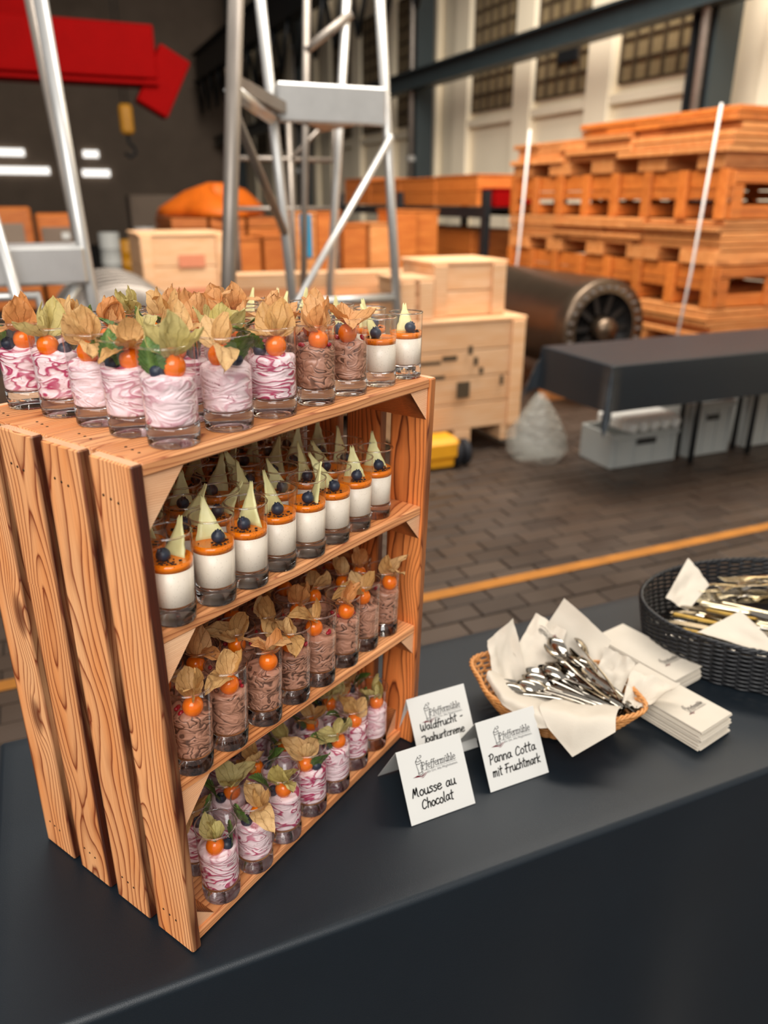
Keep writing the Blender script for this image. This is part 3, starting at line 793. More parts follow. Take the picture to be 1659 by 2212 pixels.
def hand_text(mb, text, x0, y0, x1, xh, slope=0.0, width=.0011, seed=0):
    adv = sum(HAND[c][0] for c in text); s = (x1 - x0) / adv; x = x0; rn = rnd(seed)
    for c in text:
        dy = rn.uniform(-.05, .05) * xh
        for st in HAND[c][1]:
            pts = smooth_path(st)
            ribbon(mb, [(x + (u + .08 * v) * s, y0 + slope * (x - x0) + dy + v * xh) for u, v in pts], width)
        x += HAND[c][0] * s
def serif_text(mb, text, x0, y0, x1, xh):
    adv = sum(SERIF[c][0] for c in text); s = (x1 - x0) / adv; x = x0
    for c in text:
        for st, w in SERIF[c][1]:
            ribbon(mb, [(x + (u + .05 * v) * s, y0 + v * xh) for u, v in (smooth_path(st) if len(st) > 2 else st)], max(w * 1.3, .15) * xh)
        x += SERIF[c][0] * s
def font_text(mb, text, x0, y0, x1, size):
    cu = bpy.data.curves.new('tmp_text', 'FONT'); cu.body = text; cu.size = size; cu.resolution_u = 3
    o = bpy.data.objects.new('tmp_text', cu); col.objects.link(o)
    dg = bpy.context.evaluated_depsgraph_get(); me = o.evaluated_get(dg).to_mesh()
    xs = [v.co.x for v in me.vertices]; k = (x1 - x0) / (max(xs) - min(xs)); m0 = min(xs)
    mb.add([(x0 + (v.co.x - m0) * k, y0 + v.co.y, 0) for v in me.vertices], [tuple(p.vertices) for p in me.polygons])
    o.evaluated_get(dg).to_mesh_clear(); bpy.data.objects.remove(o); bpy.data.curves.remove(cu)
LOGO = {}
def logo_meshes():
    """unit logo: x 0..1 over the panel width, y measured up from the panel's foot (panel 1 x .97)"""
    H_ = .97; Y = lambda v: H_ * (1 - v)
    ink = MB()
    serif_text(ink, 'Pfeffermuhle', .325, Y(.315), .855, .058)
    ribbon(ink, [(.335, Y(.337)), (.50, Y(.337))], .004); ribbon(ink, [(.52, Y(.337)), (.86, Y(.337))], .004)
    font_text(ink, 'Ein Ort. Alle Möglichkeiten.', .40, Y(.385), .875, .046)
    w = .0085
    for st in ([(.262, .37), (.268, .33), (.258, .25), (.262, .225)], [(.325, .36), (.318, .30), (.325, .25)], [(.262, .345), (.29, .355), (.325, .34)], [(.262, .37), (.30, .382), (.335, .365)],
               [(.255, .22), (.285, .232), (.325, .222)], [(.253, .215), (.255, .185), (.27, .178)], [(.332, .212), (.335, .185)], [(.262, .19), (.295, .20), (.33, .185)],
               [(.268, .178), (.285, .15), (.30, .145), (.318, .172)], [(.30, .143), (.30, .128)], [(.325, .155), (.345, .150), (.352, .132), (.338, .122), (.326, .128)]):
        ribbon(ink, smooth_path([(x, Y(v)) for x, v in st]), w)
    red = MB()
    for poly in ([(.165, .392), (.245, .376), (.30, .398), (.355, .372), (.385, .362), (.315, .412), (.245, .402)], [(.275, .418), (.318, .430), (.40, .372), (.392, .368), (.318, .420)]):
        red.add([(x, Y(v), 0) for x, v in poly], [tuple(range(len(poly)))])
    return ink, red
_ink, _red = logo_meshes()
def map_mb(src, fn):
    o = MB(); o.v = [tuple(fn(*v)) for v in src.v]; o.f = list(src.f); o.m = list(src.m); o.sm = list(src.sm); return o

# ------------------------------------------------------------------ place cards
CARD_W, CARD_H, CARD_Y = .096, .0805, .0485
PL = math.hypot(CARD_H, CARD_Y)
def place_card(bl, az, lines, label, back=.103, skew=0.0):
    t = thing('place_card', label, 'card', (bl[0], bl[1], TZ + .0013), az)
    th = .00045
    def panel(y0, y1):
        vs = []
        d = Vector((0, y1 - y0, CARD_H)).normalized(); n = Vector((1, 0, 0)).cross(d)
        for off in (0, -th):
            for x in (0, CARD_W):
                for (y, z) in ((y0, 0), (y1, CARD_H)): vs.append(Vector((x, y, z)) + n * off)
        return vs
    mb = MB()
    fs = [(0, 2, 3, 1), (4, 5, 7, 6), (0, 1, 5, 4), (2, 6, 7, 3), (0, 4, 6, 2), (1, 3, 7, 5)]
    mb.add(panel(0, CARD_Y), fs); mb.build('card_front', M['card'], t)
    mb = MB(); vs = panel(back, CARD_Y); mb.add(vs, fs); mb.build('card_back', M['card'], t)
    d = Vector((0, CARD_Y, CARD_H)).normalized(); n = Vector((1, 0, 0)).cross(d)
    tr = lambda off: (lambda x, y, z: Vector((x * CARD_W, 0, 0)) + d * (y * CARD_W) + n * off)
    map_mb(_ink, tr(.00015)).build('logo_print', M['ink_grey'], t)
    map_mb(_red, tr(.00020)).build('logo_cloth', M['maroon'], t)
    mb = MB()
    for k, (txt, x0, v, x1, xh, sl) in enumerate(lines):
        hand_text(mb, txt, x0, .97 * (1 - v), x1, xh, sl, .0175, seed=len(txt) + k)
    map_mb(mb, tr(.00025)).build('handwriting', M['ink'], t)
    return t
place_card((.288, -.087), math.radians(-28.6), [('Mousse au', .10, .650, .78, .075, 0.0), ('Chocolat', .205, .835, .70, .072, .0)],
           'white folded card handwritten Mousse au Chocolat, standing before the other two cards')
place_card((.402, -.140), math.radians(-29.1), [('Panna Cotta', .085, .615, .88, .075, 0.0), ('mit Fruchtmark', .095, .81, .91, .072, .0)],
           'white folded card handwritten Panna Cotta mit Fruchtmark, beside the tan spoon basket')
place_card((.3905, -.0330), math.radians(-28.7), [('Waldfrucht -', .12, .515, .86, .066, .0), ('Joghurtcreme', .10, .700, .84, .066, .0)],
           'white folded card handwritten Waldfrucht-Joghurtcreme, leaning close to the crate corner', back=.075)

# ------------------------------------------------------------------ baskets
def ell(cx, cy, a, b, rot, th, k=1.0):
    x, y = a * k * math.cos(th), b * k * math.sin(th)
    return Vector((cx + x * math.cos(rot) - y * math.sin(rot), cy + x * math.sin(rot) + y * math.cos(rot), 0))
def basket(name, label, c, a, b, rot, h, flare, stakes, rows, sr, mat, lobe=0.0, lobes=4):
    t = thing(name, label, 'basket', (c[0], c[1], TZ + .0015), rot)
    def rad(z, th): return (flare + (1 - flare) * (z / h) ** .75) * (1 + lobe * math.cos(lobes * th) * (z / h))
    def pt(th, z, off=0.0):
        k = rad(z, th); x, y = a * k * math.cos(th), b * k * math.sin(th); q = math.hypot(x, y)
        return Vector((x * (1 + off / q), y * (1 + off / q), z))
    mb = MB(); N = stakes * 4
    for r_ in range(rows):
        z = sr + (h - sr * 2) * r_ / (rows - 1)
        pts = [pt(2 * PI * k / N, z, sr * 1.15 * math.sin(PI * k / 4 * 1.0 + (PI if r_ % 2 else 0))) for k in range(N + 1)]
        mb.tube(pts, sr, 6, cap=False)
    w = mb.build('weave', mat, t); w['kind'] = 'stuff'
    for k in range(stakes):
        th = 2 * PI * (k + .0) / stakes
        MB().tube([pt(th, h * q / 5 + .001) for q in range(6)], sr * .8, 6).build('stake', mat, t)
    mb = MB()
    for ph in (0, PI * 2 / 3, PI * 4 / 3):
        n = 160; pts = []
        for k in range(n + 1):
            th = 2 * PI * k / n; q = th * stakes * .55 + ph; s_ = sr * 1.25
            v = pt(th, h, s_ * math.cos(q)); pts.append(v + Vector((0, 0, s_ * math.sin(q) + sr)))
        mb.tube(pts, sr * 1.05, 6, cap=False)
    mb.build('braided_rim', mat, t)
    mb = MB(); mb.lathe([(.00001, .0005), (1, .0005), (1, .004), (.00001, .004)], 48)
    me = map_mb(mb, lambda x, y, z: Vector((x * a * flare * .98, y * b * flare * .98, z))).build('base', mat, t)
    return t
basket('wicker_basket', 'small oval tan wicker basket lined with napkins and holding teaspoons', (.612, -.133), .130, .092, math.radians(-82), .056, .62, 40, 15, .0019, M['wicker'], .045, 6)
basket('wicker_basket', 'large oval black wicker basket filled with knives and forks beside the napkin stacks', (1.055, -.392), .272, .182, math.radians(128), .082, .93, 70, 19, .0022, M['wicker_black'])

# ------------------------------------------------------------------ napkins
def sheet(name, pts, label, group, seed, sag=.0, wr=.004, nu=14, nv=14, cat='napkin', th=.0006):
    """soft paper sheet through four corners A B C D (A-B one edge, D-C the opposite) with a centre lift"""
    A, B, C, D = [Vector(p) for p in pts[:4]]
    O = (A + B + C + D) / 4
    n = ((C - A).cross(D - B)).normalized()
    P = []
    for i in range(nu + 1):
        u = i / nu; row = []
        for j in range(nv + 1):
            v = j / nv
            q = A * (1 - u) * (1 - v) + B * u * (1 - v) + C * u * v + D * (1 - u) * v
            bul = math.sin(PI * u) * math.sin(PI * v)
            w = wr * (mnoise.noise(Vector((u * 3.3 + seed, v * 3.3, seed * 1.7))) + .5 * mnoise.noise(Vector((u * 8 + seed, v * 8, seed))))
            row.append(q - O + n * (w + sag * bul))
        P.append(row)
    mb = MB().grid(P); mb.grid([[p - n * th for p in r][::-1] for r in P])
    o = mb.build(name, M['napkin']); o.location = O
    sg = 1 if n.dot(CAM - O) > 0 else -1
    def surf(u, v, off=.0):
        fu, fv = min(max(u, 0), .999) * nu, min(max(v, 0), .999) * nv; i, j = int(fu), int(fv); a, b = fu - i, fv - j
        return P[i][j] * (1 - a) * (1 - b) + P[i + 1][j] * a * (1 - b) + P[i + 1][j + 1] * a * b + P[i][j + 1] * (1 - a) * b + n * (sg * off - (th if sg < 0 else 0))
    SURF[o.name] = surf
    return tag(o, label, cat, group)
SURF = {}
def drape(name, rows, label, group, seed, wr=.003, nu=16):
    def lerp_row(r, u):
        f_ = u * (len(r) - 1); i = min(int(f_), len(r) - 2); t = f_ - i; t = t * t * (3 - 2 * t) * .5 + t * .5
        return Vector(r[i]).lerp(Vector(r[i + 1]), t)
    O = Vector(rows[1][len(rows[1]) // 2]); P = []
    for i in range(nu + 1):
        u = i / nu; c = [lerp_row(r, u) for r in rows]; row = []
        for k in range(len(c) - 1):
            p0, p1, p2, p3 = c[max(0, k - 1)], c[k], c[k + 1], c[min(len(c) - 1, k + 2)]
            for q in range(8):
                t = q / 8
                v = .5 * (2 * p1 + (p2 - p0) * t + (2 * p0 - 5 * p1 + 4 * p2 - p3) * t * t + (3 * p1 - p0 - 3 * p2 + p3) * t ** 3)
                row.append(v - O + Vector((1, .3, 1)) * (wr * mnoise.noise(v * 40 + Vector((seed, 0, 0)))))
        row.append(c[-1] - O); P.append(row)
    mb = MB().grid(P); mb.grid([[p - Vector((0, 0, .0006)) for p in r][::-1] for r in P])
    o = mb.build(name, M['napkin']); o.location = O
    return tag(o, label, 'napkin', group)
G_ = 'napkins lining the spoon basket'
sheet('napkin', [(.722, -.092, .896), (.742, -.172, .834), (.640, -.165, .770), (.660, -.060, .800)], 'tall open napkin standing up at the rear of the spoon basket', G_, 1, .012, .006)
pn = sheet('napkin', [(.716, -.047, .854), (.700, -.110, .850), (.625, -.115, .775), (.628, -.052, .822)], 'creased napkin with faint print leaning inside the spoon basket behind the spoons', G_, 2, -.006, .008)
for src, nm_, mt in ((_ink, 'logo_print', 'ink_grey'), (_red, 'logo_cloth', 'maroon')):
    map_mb(src, lambda x, y, z: SURF[pn.name](1.02 - x * .85, .15 + (y - .55) * .9, .0007)).build(nm_, M[mt], pn)
sheet('napkin', [(.604, -.017, .846), (.646, -.040, .876), (.618, -.090, .776), (.568, -.050, .808)], 'upright napkin corner at the end of the spoon basket facing the crate', G_, 3, .008, .006)
drape('napkin', [[(.590, -.055, .800), (.605, -.10, .790), (.605, -.16, .790), (.600, -.205, .800)], [(.560, -.046, .824), (.522, -.095, .824), (.515, -.150, .824), (.535, -.205, .824)], [(.548, -.048, .818), (.508, -.098, .814), (.500, -.160, .806), (.525, -.208, .816)]], 'napkin folded over the basket rim behind the Panna Cotta card', G_, 4)
drape('napkin', [[(.580, -.150, .806), (.600, -.200, .806), (.612, -.238, .812)], [(.520, -.150, .829), (.524, -.205, .829), (.566, -.246, .827)], [(.502, -.172, .812), (.500, -.213, .782), (.545, -.254, .815)]], 'pointed napkin tip hanging over the tan basket rim below the spoon handles', G_, 5)
sheet('napkin', [(.705, -.173, .842), (.712, -.222, .828), (.640, -.225, .800), (.650, -.180, .785)], 'curled napkin edge standing between the spoons and the napkin stacks', G_, 6, .010, .009)
sheet('napkin', [(.694, -.222, .823), (.716, -.292, .812), (.630, -.268, .808), (.620, -.236, .808)], 'crumpled napkin flap reaching over the corner of the nearer napkin stack', G_, 7, .012, .010)
NTH = ['lowest', 'second', 'third', 'fourth', 'fifth', 'sixth', 'seventh', 'eighth', 'ninth', 'tenth', 'eleventh', 'twelfth', 'thirteenth']
def nap_stack(corner, az, n, dz, seed, where, logo_pos):
    rn = rnd(seed); L, W_ = .167, .078
    ex = Vector((math.cos(az), math.sin(az), 0)); ey = Vector((-math.sin(az), math.cos(az), 0))
    for k in range(n):
        c = Vector(corner) + ex * (L / 2 + rn.uniform(-.0025, .0025)) - ey * (W_ / 2 + rn.uniform(-.002, .002))
        top = k == n - 1
        lab = f'topmost printed napkin of the folded white stack {where}' if top else f'{NTH[k]} folded white napkin from the bottom of the stack {where}'
        t = thing('folded_napkin', lab, 'napkin', (c.x, c.y, TZ + .0016 + k * dz), az + rn.uniform(-.012, .012), f'folded napkins in the stack {where}')
        for q in range(2):
            mb = MB().box((rn.uniform(-.0006, .0006), rn.uniform(-.0006, .0006), dz * (.25 + .5 * q)), (L, W_, dz * .44), bevel=dz * .18)
            mb.build('paper_fold', M['napkin'], t)
        if top:
            s_ = .075
            f = lambda x, y, z: Vector((-L / 2 + .045 - (y - .63) * s_ * .9 + 0, W_ / 2 - .012 - x * s_ * .9, dz + .0003))
            f = lambda x, y, z: Vector((-L / 2 + logo_pos - (y - .6) * s_ * -1, -W_ / 2 + .068 - x * s_ * .85, dz * .97 + .0004))
            map_mb(_ink, f).build('logo_print', M['ink_grey'], t)
            map_mb(_red, f).build('logo_cloth', M['maroon'], t)
nap_stack((.770, -.270, 0), math.radians(70.5), 11, .0027, 5, 'beside the black basket', .035)
nap_stack((.655, -.345, 0), math.radians(72), 13, .0027, 9, 'before the spoon basket flap', .035)

# ------------------------------------------------------------------ cutlery
def spoon_mesh():
    rows = []
    prof = [(-.066, .0042, .0016), (-.060, .0050, .0010), (-.045, .0045, -.0002), (-.02, .0032, -.0004), (.005, .0024, .0012), (.022, .0022, .0030), (.027, .0035, .0030), (.032, .0075, .0020), (.040, .0105, .0010), (.048, .0112, .0006), (.056, .0100, .0010), (.062, .0070, .0022), (.066, .0030, .0034), (.067, .0004, .0038)]
    P = []; Q = []
    for x, w, z in prof:
        bowl = max(0, min(1, (x - .026) / .01)); a = []; b = []
        for j in range(9):
            t = j / 4 - 1; y = w * t
            dz = bowl * (.0046 * t * t - .0046) * min(1, w / .0105) - (1 - bowl) * .0010 * t * t
            a.append(Vector((x, y, z + dz))); b.append(Vector((x, y, z + dz - .0011)))
        P.append(a); Q.append(b[::-1])
    mb = MB().grid(P); mb.grid(Q)
    n = len(P)
    for side in (0, 8):
        mb.grid([[P[i][side], Q[i][8 - side]] for i in range(n)])
    return mb.mesh('teaspoon', M['steel'])
SPOON = spoon_mesh()
rn = rnd(77)
SP = []
for k in range(44):
    layer = k // 11; f_ = (k % 11) / 10
    bowl = Vector((.556 + .110 * f_ + rn.uniform(-.006, .006), -.078 - .055 * f_ + rn.uniform(-.012, .012) - .012 * layer * .5, .790 + .0075 * layer + .016 * f_ + rn.uniform(0, .004)))
    hnd = Vector((.590 + .040 * f_ + rn.uniform(-.012, .012), -.222 - rn.uniform(0, .016), .795 + .0045 * layer + rn.uniform(0, .003)))
    SP.append((bowl, hnd))
SP += [(Vector((.690, -.140, .842)), Vector((.618, -.236, .814))), (Vector((.672, -.104, .838)), Vector((.632, -.225, .814))), (Vector((.640, -.112, .842)), Vector((.605, -.236, .815)))]
for k, (bowl, hnd) in enumerate(SP):
    d = (bowl - hnd).normalized(); roll = rn.uniform(-.9, .9)
    R = basis(d, Vector((0, 0, 1)).cross(d)) @ Euler((roll + (PI if rn.random() < .55 else 0), 0, 0)).to_matrix()
    o = place(SPOON, 'teaspoon'); o.matrix_world = Matrix.Translation(bowl - d * .050) @ R.to_4x4()
    tag(o, 'polished steel teaspoon in the napkin-lined tan basket, bowl towards the crate', 'spoon', 'teaspoons in the tan basket')

def knife(handle_mat, blade_mat, L=.215):
    h = MB(); hl = .085
    h.tube([(-hl, 0, 0), (-hl + .004, 0, 0), (-hl * .5, 0, 0), (-.012, 0, 0), (-.004, 0, 0), (0, 0, 0)], [.003, .0062, .0055, .0048, .0056, .0032], 10, flat=.6)
    b = MB(); P = []
    for s, w0, w1 in ((0, -.003, .003), (.02, -.0065, .004), (.06, -.0085, .005), (.10, -.0075, .006), (.118, -.002, .0065), (.124, .004, .0055)):
        P.append((s, w0, w1))
    vs = []
    for s, a_, b_ in P: vs += [(s, a_, 0), (s, b_, .0009), (s, b_, -.0009)]
    fs = []
    for i in range(len(P) - 1):
        o = i * 3; fs += [(o, o + 3, o + 4, o + 1), (o + 1, o + 4, o + 5, o + 2), (o + 2, o + 5, o + 3, o)]
    fs += [(0, 1, 2), (len(vs) - 1, len(vs) - 2, len(vs) - 3)]
    b.add(vs, fs)
    return h.mesh('handle', M[handle_mat]), b.mesh('blade', M[blade_mat])
def fork_meshes(mat):
    h = MB(); P = []; Q = []
    for x, w, z in ((-.095, .0058, .001), (-.085, .0070, .0005), (-.05, .0050, 0), (-.01, .0030, .0005), (.02, .0028, .004), (.04, .0032, .006), (.05, .0080, .005), (.062, .0110, .003)):
        P.append([Vector((x, w * t, z - .0008 * t * t)) for t in (-1, -.5, 0, .5, 1)]); Q.append([Vector((x, w * t, z - .0014 - .0008 * t * t)) for t in (1, .5, 0, -.5, -1)])
    h.grid(P); h.grid(Q)
    for sd in (0, 4): h.grid([[P[i][sd], Q[i][4 - sd]] for i in range(len(P))])
    t = MB()
    for y in (-.0088, -.003, .003, .0088):
        t.tube([(.060, y, .0025), (.075, y, .002), (.095, y * .95, .004), (.105, y * .9, .007)], [.0016, .0014, .0011, .0004], 6, flat=.6)
    return h.mesh('handle', M[mat]), t.mesh('tines', M[mat])
KN = [knife('steel_warm', 'steel'), knife('horn', 'steel'), knife('steel', 'steel')]
FK = [fork_meshes('steel_warm'), fork_meshes('steel')]
rn = rnd(12)
D0 = Vector((.15, -.99, 0)).normalized()
def lay(kind, pair, mid, d, z, roll, label, group, cat, name, part2):
    t = thing(name, label, cat, (0, 0, 0), 0, group)
    d = d.normalized(); R = basis(d, Vector((0, 0, 1)).cross(d)) @ Euler((roll, 0, 0)).to_matrix()
    t.matrix_world = Matrix.Translation((mid[0], mid[1], z)) @ R.to_4x4()
    place(pair[0], 'handle', t); place(pair[1], part2, t)
for k in range(24):
    f_ = (k % 8) / 7; layer = k // 8
    mid = (.890 + .12 * f_ + rn.uniform(-.006, .006), -.300 - .035 * f_ + rn.uniform(-.02, .02) - .01)
    d = (D0 + Vector((rn.uniform(-.22, .22), 0, rn.uniform(-.03, .03)))) * (1 if rn.random() < .25 else -1)
    brass = k in (16, 18, 21)
    if brass: d = -D0 + Vector((rn.uniform(-.1, .1), 0, 0)); d = -d
    lay('k', KN[1] if brass else KN[rn.choice((0, 2, 0))], mid, d, .796 + .011 * layer + rn.uniform(0, .004) + .006 * f_, rn.uniform(-.6, .6),
        'table knife with brass-toned handle lying in the black cutlery basket' if brass else 'silvery table knife lying lengthwise in the black cutlery basket',
        'brass-handled knives in the black basket' if brass else 'silvery knives in the black basket', 'knife', 'table_knife', 'blade')
for k in range(22):
    f_ = (k % 6) / 5; layer = k // 6
    mid = (1.075 + .12 * f_ + rn.uniform(-.01, .01), -.300 - .12 * f_ + rn.uniform(-.02, .02))
    d = Vector((.55 + rn.uniform(-.35, .35), -.8, rn.uniform(.0, .12))) * -1
    lay('f', FK[k % 2], mid, d, .800 + .0125 * layer + rn.uniform(0, .003), rn.uniform(-.3, .3), 'table fork heaped behind the knives in the black cutlery basket', 'forks in the black basket', 'fork', 'table_fork', 'tines')
sheet('napkin', [(1.050, -.200, .872), (1.030, -.250, .840), (.950, -.236, .815), (.945, -.196, .832)], 'pointed white napkin standing at the rear end of the black cutlery basket', None, 11, .006, .004)
sheet('napkin', [(.918, -.325, .862), (.870, -.392, .846), (.848, -.400, .836), (.842, -.278, .838)], 'white napkin triangle lying over the near rim of the black cutlery basket', None, 12, .008, .004)

# ------------------------------------------------------------------ the hall
def hall_thing(name, label, cat, a, b, z=0.0, rot=0.0, group=None):
    return thing(name, label, cat, HV(a, b, z), HROT + rot, group)
# floor of wood-block pavers (rows run along the hall's cross direction)
fl = MB().box((4.0, 14.0, -.06), (26, 36, .10)).build('floor', M['dark_roof']); fl.location = HV(0, 0, 0); fl.rotation_euler = (0, 0, HROT); struct(fl)
T = NT('floor_block'); r = T.rnd(); co = T.coord(); wp = T.n('NewGeometry').outputs['Position']
cell = T.n('TexWhiteNoise', noise_dimensions='3D'); sn = T.vmath('SNAP', wp, (.09, .09, 5.0)); T.set(cell.inputs['Vector'], sn)
nz = T.noise(wp, 3.0, 4)
M['block'] = T.done(T.bsdf(T.mix(T.math('ADD', T.math('MULTIPLY', r, .5), T.math('MULTIPLY', nz, .5)), lin('261C16'), lin('493A2E')), T.math('MULTIPLY_ADD', nz, .35, .3), 0, T.bump(T.noise(wp, 60, 3), .4, .003)))
BLK = MB().box((0, 0, 0), (.208, .098, .02), bevel=.004).mesh('floor_block', M['block'])
def visible(P, mx=40, my=40):
    q = cam.rotation_euler.to_matrix().transposed() @ (P - CAM)
    if q.z > -.1: return None
    x = 829.5 + 1660.5 * q.x / -q.z; y = 1106 - 1660.5 * q.y / -q.z
    return (x, y) if -mx < x < 1659 + mx and -my < y < 2212 + my else None
cand = []; rest = MB(); rn = rnd(4)
for j in range(-12, 75):
    b = j * .105
    for i in range(-14, 34):
        a = i * .214 + (.107 if j % 2 else 0)
        P = HV(a, b, 0); s = visible(P)
        dz = rn.uniform(-.0025, .0025) - .010
        if s is None:
            rest.box((a, b, dz), (.208, .098, .02)); continue
        hid = s[0] < 905 and s[1] > 640
        near_table = (b < 1.08 and TC_U0 < a < TC_U1)
        (cand if not hid and not near_table and s[1] > 700 else []).append((b + a * .2, a, b, dz))
        if hid or near_table or s[1] <= 700: rest.box((a, b, dz), (.208, .098, .02))
cand.sort()
for _, a, b, dz in cand[:300]:
    o = place(BLK, 'floor_block', fl); o.location = (a, b, dz)
for _, a, b, dz in cand[300:]: rest.box((a, b, dz), (.208, .098, .02))
o = rest.build('floor_block_field', M['block'], fl); o['kind'] = 'stuff'
ln = MB().box((4.5, 2.475, .0022), (13, .060, .0028)).build('trim_1', M['line_paint']); ln.location = HV(0, 0, 0); ln.rotation_euler = (0, 0, HROT); struct(ln)
ln['label'] = 'worn yellow line painted across the paved floor'
# right wall
WA = 7.3
def hall_struct(name, mb, mat, parent=None):
    o = mb.build(name, mat, parent)
    if parent is None:
        o.location = HV(0, 0, 0); o.rotation_euler = (0, 0, HROT); struct(o)
    return o
wr = hall_struct('wall_right', MB().box((WA + .15, 15, 4.0), (.3, 34, 8.0)), M['cream_wall'])
rn = rnd(8)
bays = [(-1.0, 6.6), (7.6, 13.4), (14.6, 20.4), (21.6, 28)]
nwin = 0
for b0, b1 in bays:
    # lower cream panel frame, pilasters and glass-block windows above
    for f_ in (0.0, .34, .66, 1.0):
        bb = b0 + (b1 - b0) * f_
        MB().box((WA - .06, bb, 3.2), (.12, .5, 6.4), bevel=.01).build('pilaster', M['cream_wall'], wr)
    MB().box((WA - .05, (b0 + b1) / 2, 2.72), (.10, b1 - b0, .12), bevel=.01).build('ledge', M['cream_wall'], wr)
    for k in range(3):
        w0 = b0 + (b1 - b0) * (k / 3) + .32; w1 = b0 + (b1 - b0) * ((k + 1) / 3) - .32
        nwin += 1
        wd = hall_struct(f'window_{nwin}', MB().box((WA - .004, (w0 + w1) / 2, 4.0), (.02, w1 - w0, 2.2)), M['pane_dim'])
        nx = max(2, int((w1 - w0) / .24)); nz_ = 9
        for q in range(nx + 1):
            y = w0 + (w1 - w0) * q / nx
            MB().box((WA - .03, y, 4.0), (.05, .035, 2.2)).build('mullion', M['grid_brown'], wd)
        for q in range(nz_ + 1):
            MB().box((WA - .03, (w0 + w1) / 2, 2.9 + 2.2 * q / nz_), (.05, w1 - w0, .03)).build('glazing_bar', M['grid_brown'], wd)
        if k == 1: MB().box((WA - .06, w0 + .5, 3.55), (.06, .45, .5)).build('vent_panel', M['black_steel'], wd)
# far end wall and roof
fw = hall_struct('wall_far', MB().box((-1, 31, 4.5), (22, .3, 9)), M['dark_wall'])
for (a, z, w) in ((-1.9, 2.40, 5.4), (-2.1, 2.95, 4.4), (2.3, 2.35, .9), (2.2, 2.95, .5)): MB().box((a, 30.8, z), (w, .06, .22)).build('light_strip', M['lamp'], fw)
rf = hall_struct('ceiling', MB().box((0, 21.5, 8.6), (24, 20, .2)), M['dark_roof'])
for k in range(6):
    b = 12.5 + k * 3.3
    MB().box((0, b, 8.0), (15, .25, .35)).build('roof_truss', M['black_steel'], rf)
lw_ = hall_struct('wall_left', MB().box((-9, 19, 4.5), (.3, 24, 9)), M['dark_wall'])
# columns and runway beams
for k, b in enumerate((7.1, 14.1, 21.1, 28.1)):
    t = hall_thing('steel_column', ('black riveted steel column in front of the cream wall near the pallet stack', 'black steel column behind the aluminium ladder beside the cream wall', 'dark steel column deeper in the hall behind the ladder', 'darkest steel column near the far end of the hall')[k], 'column', 6.75, b, 0, 0, 'steel columns along the right wall')
    for s in (-1, 1): MB().box((0, s * .16, 4.0), (.32, .04, 8.0)).build('flange', M['slate_steel' if s < 0 else 'black_steel'], t)
    MB().box((0, 0, 4.0), (.05, .28, 8.0)).build('web', M['black_steel'], t)
    MB().cyl((-.20, -.06, .001), (-.20, -.06, 8.0), .05).build('pipe', M['alu_dark'], t)
    for z in (2.2, 3.4, 5.0): MB().box((-.20, -.06, z), (.14, .14, .10), bevel=.01).build('pipe_clamp', M['alu'], t)
t = hall_thing('runway_beam', 'long dark horizontal steel beam running along the wall between the columns', 'beam', 6.5, 17, 3.43)
for s in (-1, 1): MB().box((0, 0, s * .13), (.26, 27, .03)).build('flange', M['slate_steel'], t)
MB().box((0, 0, 0), (.04, 27, .24)).build('web', M['slate_steel'], t)
t = hall_thing('runway_beam', 'dark crane runway girder high up towards the far end of the hall', 'beam', 5.9, 20, 5.6)
for s in (-1, 1): MB().box((0, 0, s * .4), (.35, 20, .05)).build('flange', M['black_steel'], t)
MB().box((0, 0, 0), (.05, 20, .78)).build('web', M['black_steel'], t)
for k in range(16): MB().tube([(-.1, -9.5 + k * 1.2, -.4), (-.1, -8.9 + k * 1.2, -1.4), (-.1, -8.3 + k * 1.2, -.4)], .05, 6).build('brace', M['black_steel'], t)
# red bridge crane
t = hall_thing('bridge_crane', 'bright red bridge crane girder spanning the dark hall behind the ladders', 'crane', -3.2, 14.0, 3.58)
MB().box((0, 0, 0), (10.6, .5, .72), bevel=.02).build('girder', M['red'], t)
MB().box((5.4, 0, -.38), (.5, .4, .9), Euler((0, .5, 0)).to_matrix(), bevel=.02).build('end_bracket', M['red'], t)
MB().box((2.6, .6, .55), (2.4, .5, .45), bevel=.02).build('walkway_box', M['red'], t)
MB().box((0, 0, -.42), (10.6, .6, .05)).build('bottom_flange', M['red'], t)
t = hall_thing('crane_hook', 'small yellow crane hook block hanging in the dark hall', 'hook', 2.05, 18, 3.0)
MB().box((0, 0, 0), (.26, .2, .55), bevel=.05).build('hook_block', M['yellow'], t)
MB().tube([(0, 0, -.27), (0, 0, -.42), (.1, 0, -.52), (.12, 0, -.62), (0, 0, -.7), (-.1, 0, -.62)], .035, 8).build('hook', M['black_steel'], t)
MB().cyl((.05, 0, .27), (.05, 0, 5.2), .012).build('rope', M['black_steel'], t)
MB().cyl((-.05, 0, .27), (-.05, 0, 5.2), .012).build('rope', M['black_steel'], t)
for (a, b, z, w) in ((.9, 25.7, 6.2, .3), (1.9, 25.7, 7.0, .35), (3.0, 25.7, 5.0, .25)):
    t = hall_thing('hall_lamp', 'small round lamp glowing high in the dark far hall', 'lamp', a, b, z, 0, 'hall lamps')
    MB().lathe([(.00001, .0), (w * .5, .0), (w * .5, .05), (w * .2, .25), (.00001, .25)], 16).build('shade', M['black_steel'], t)
    MB().lathe([(.00001, -.06), (w * .42, -.03), (w * .42, -.002), (.00001, -.002)], 16).build('glow', M['lamp'], t)
    MB().cyl((0, 0, .25), (0, 0, 7.823 - z), .01).build('cable', M['black_steel'], t)

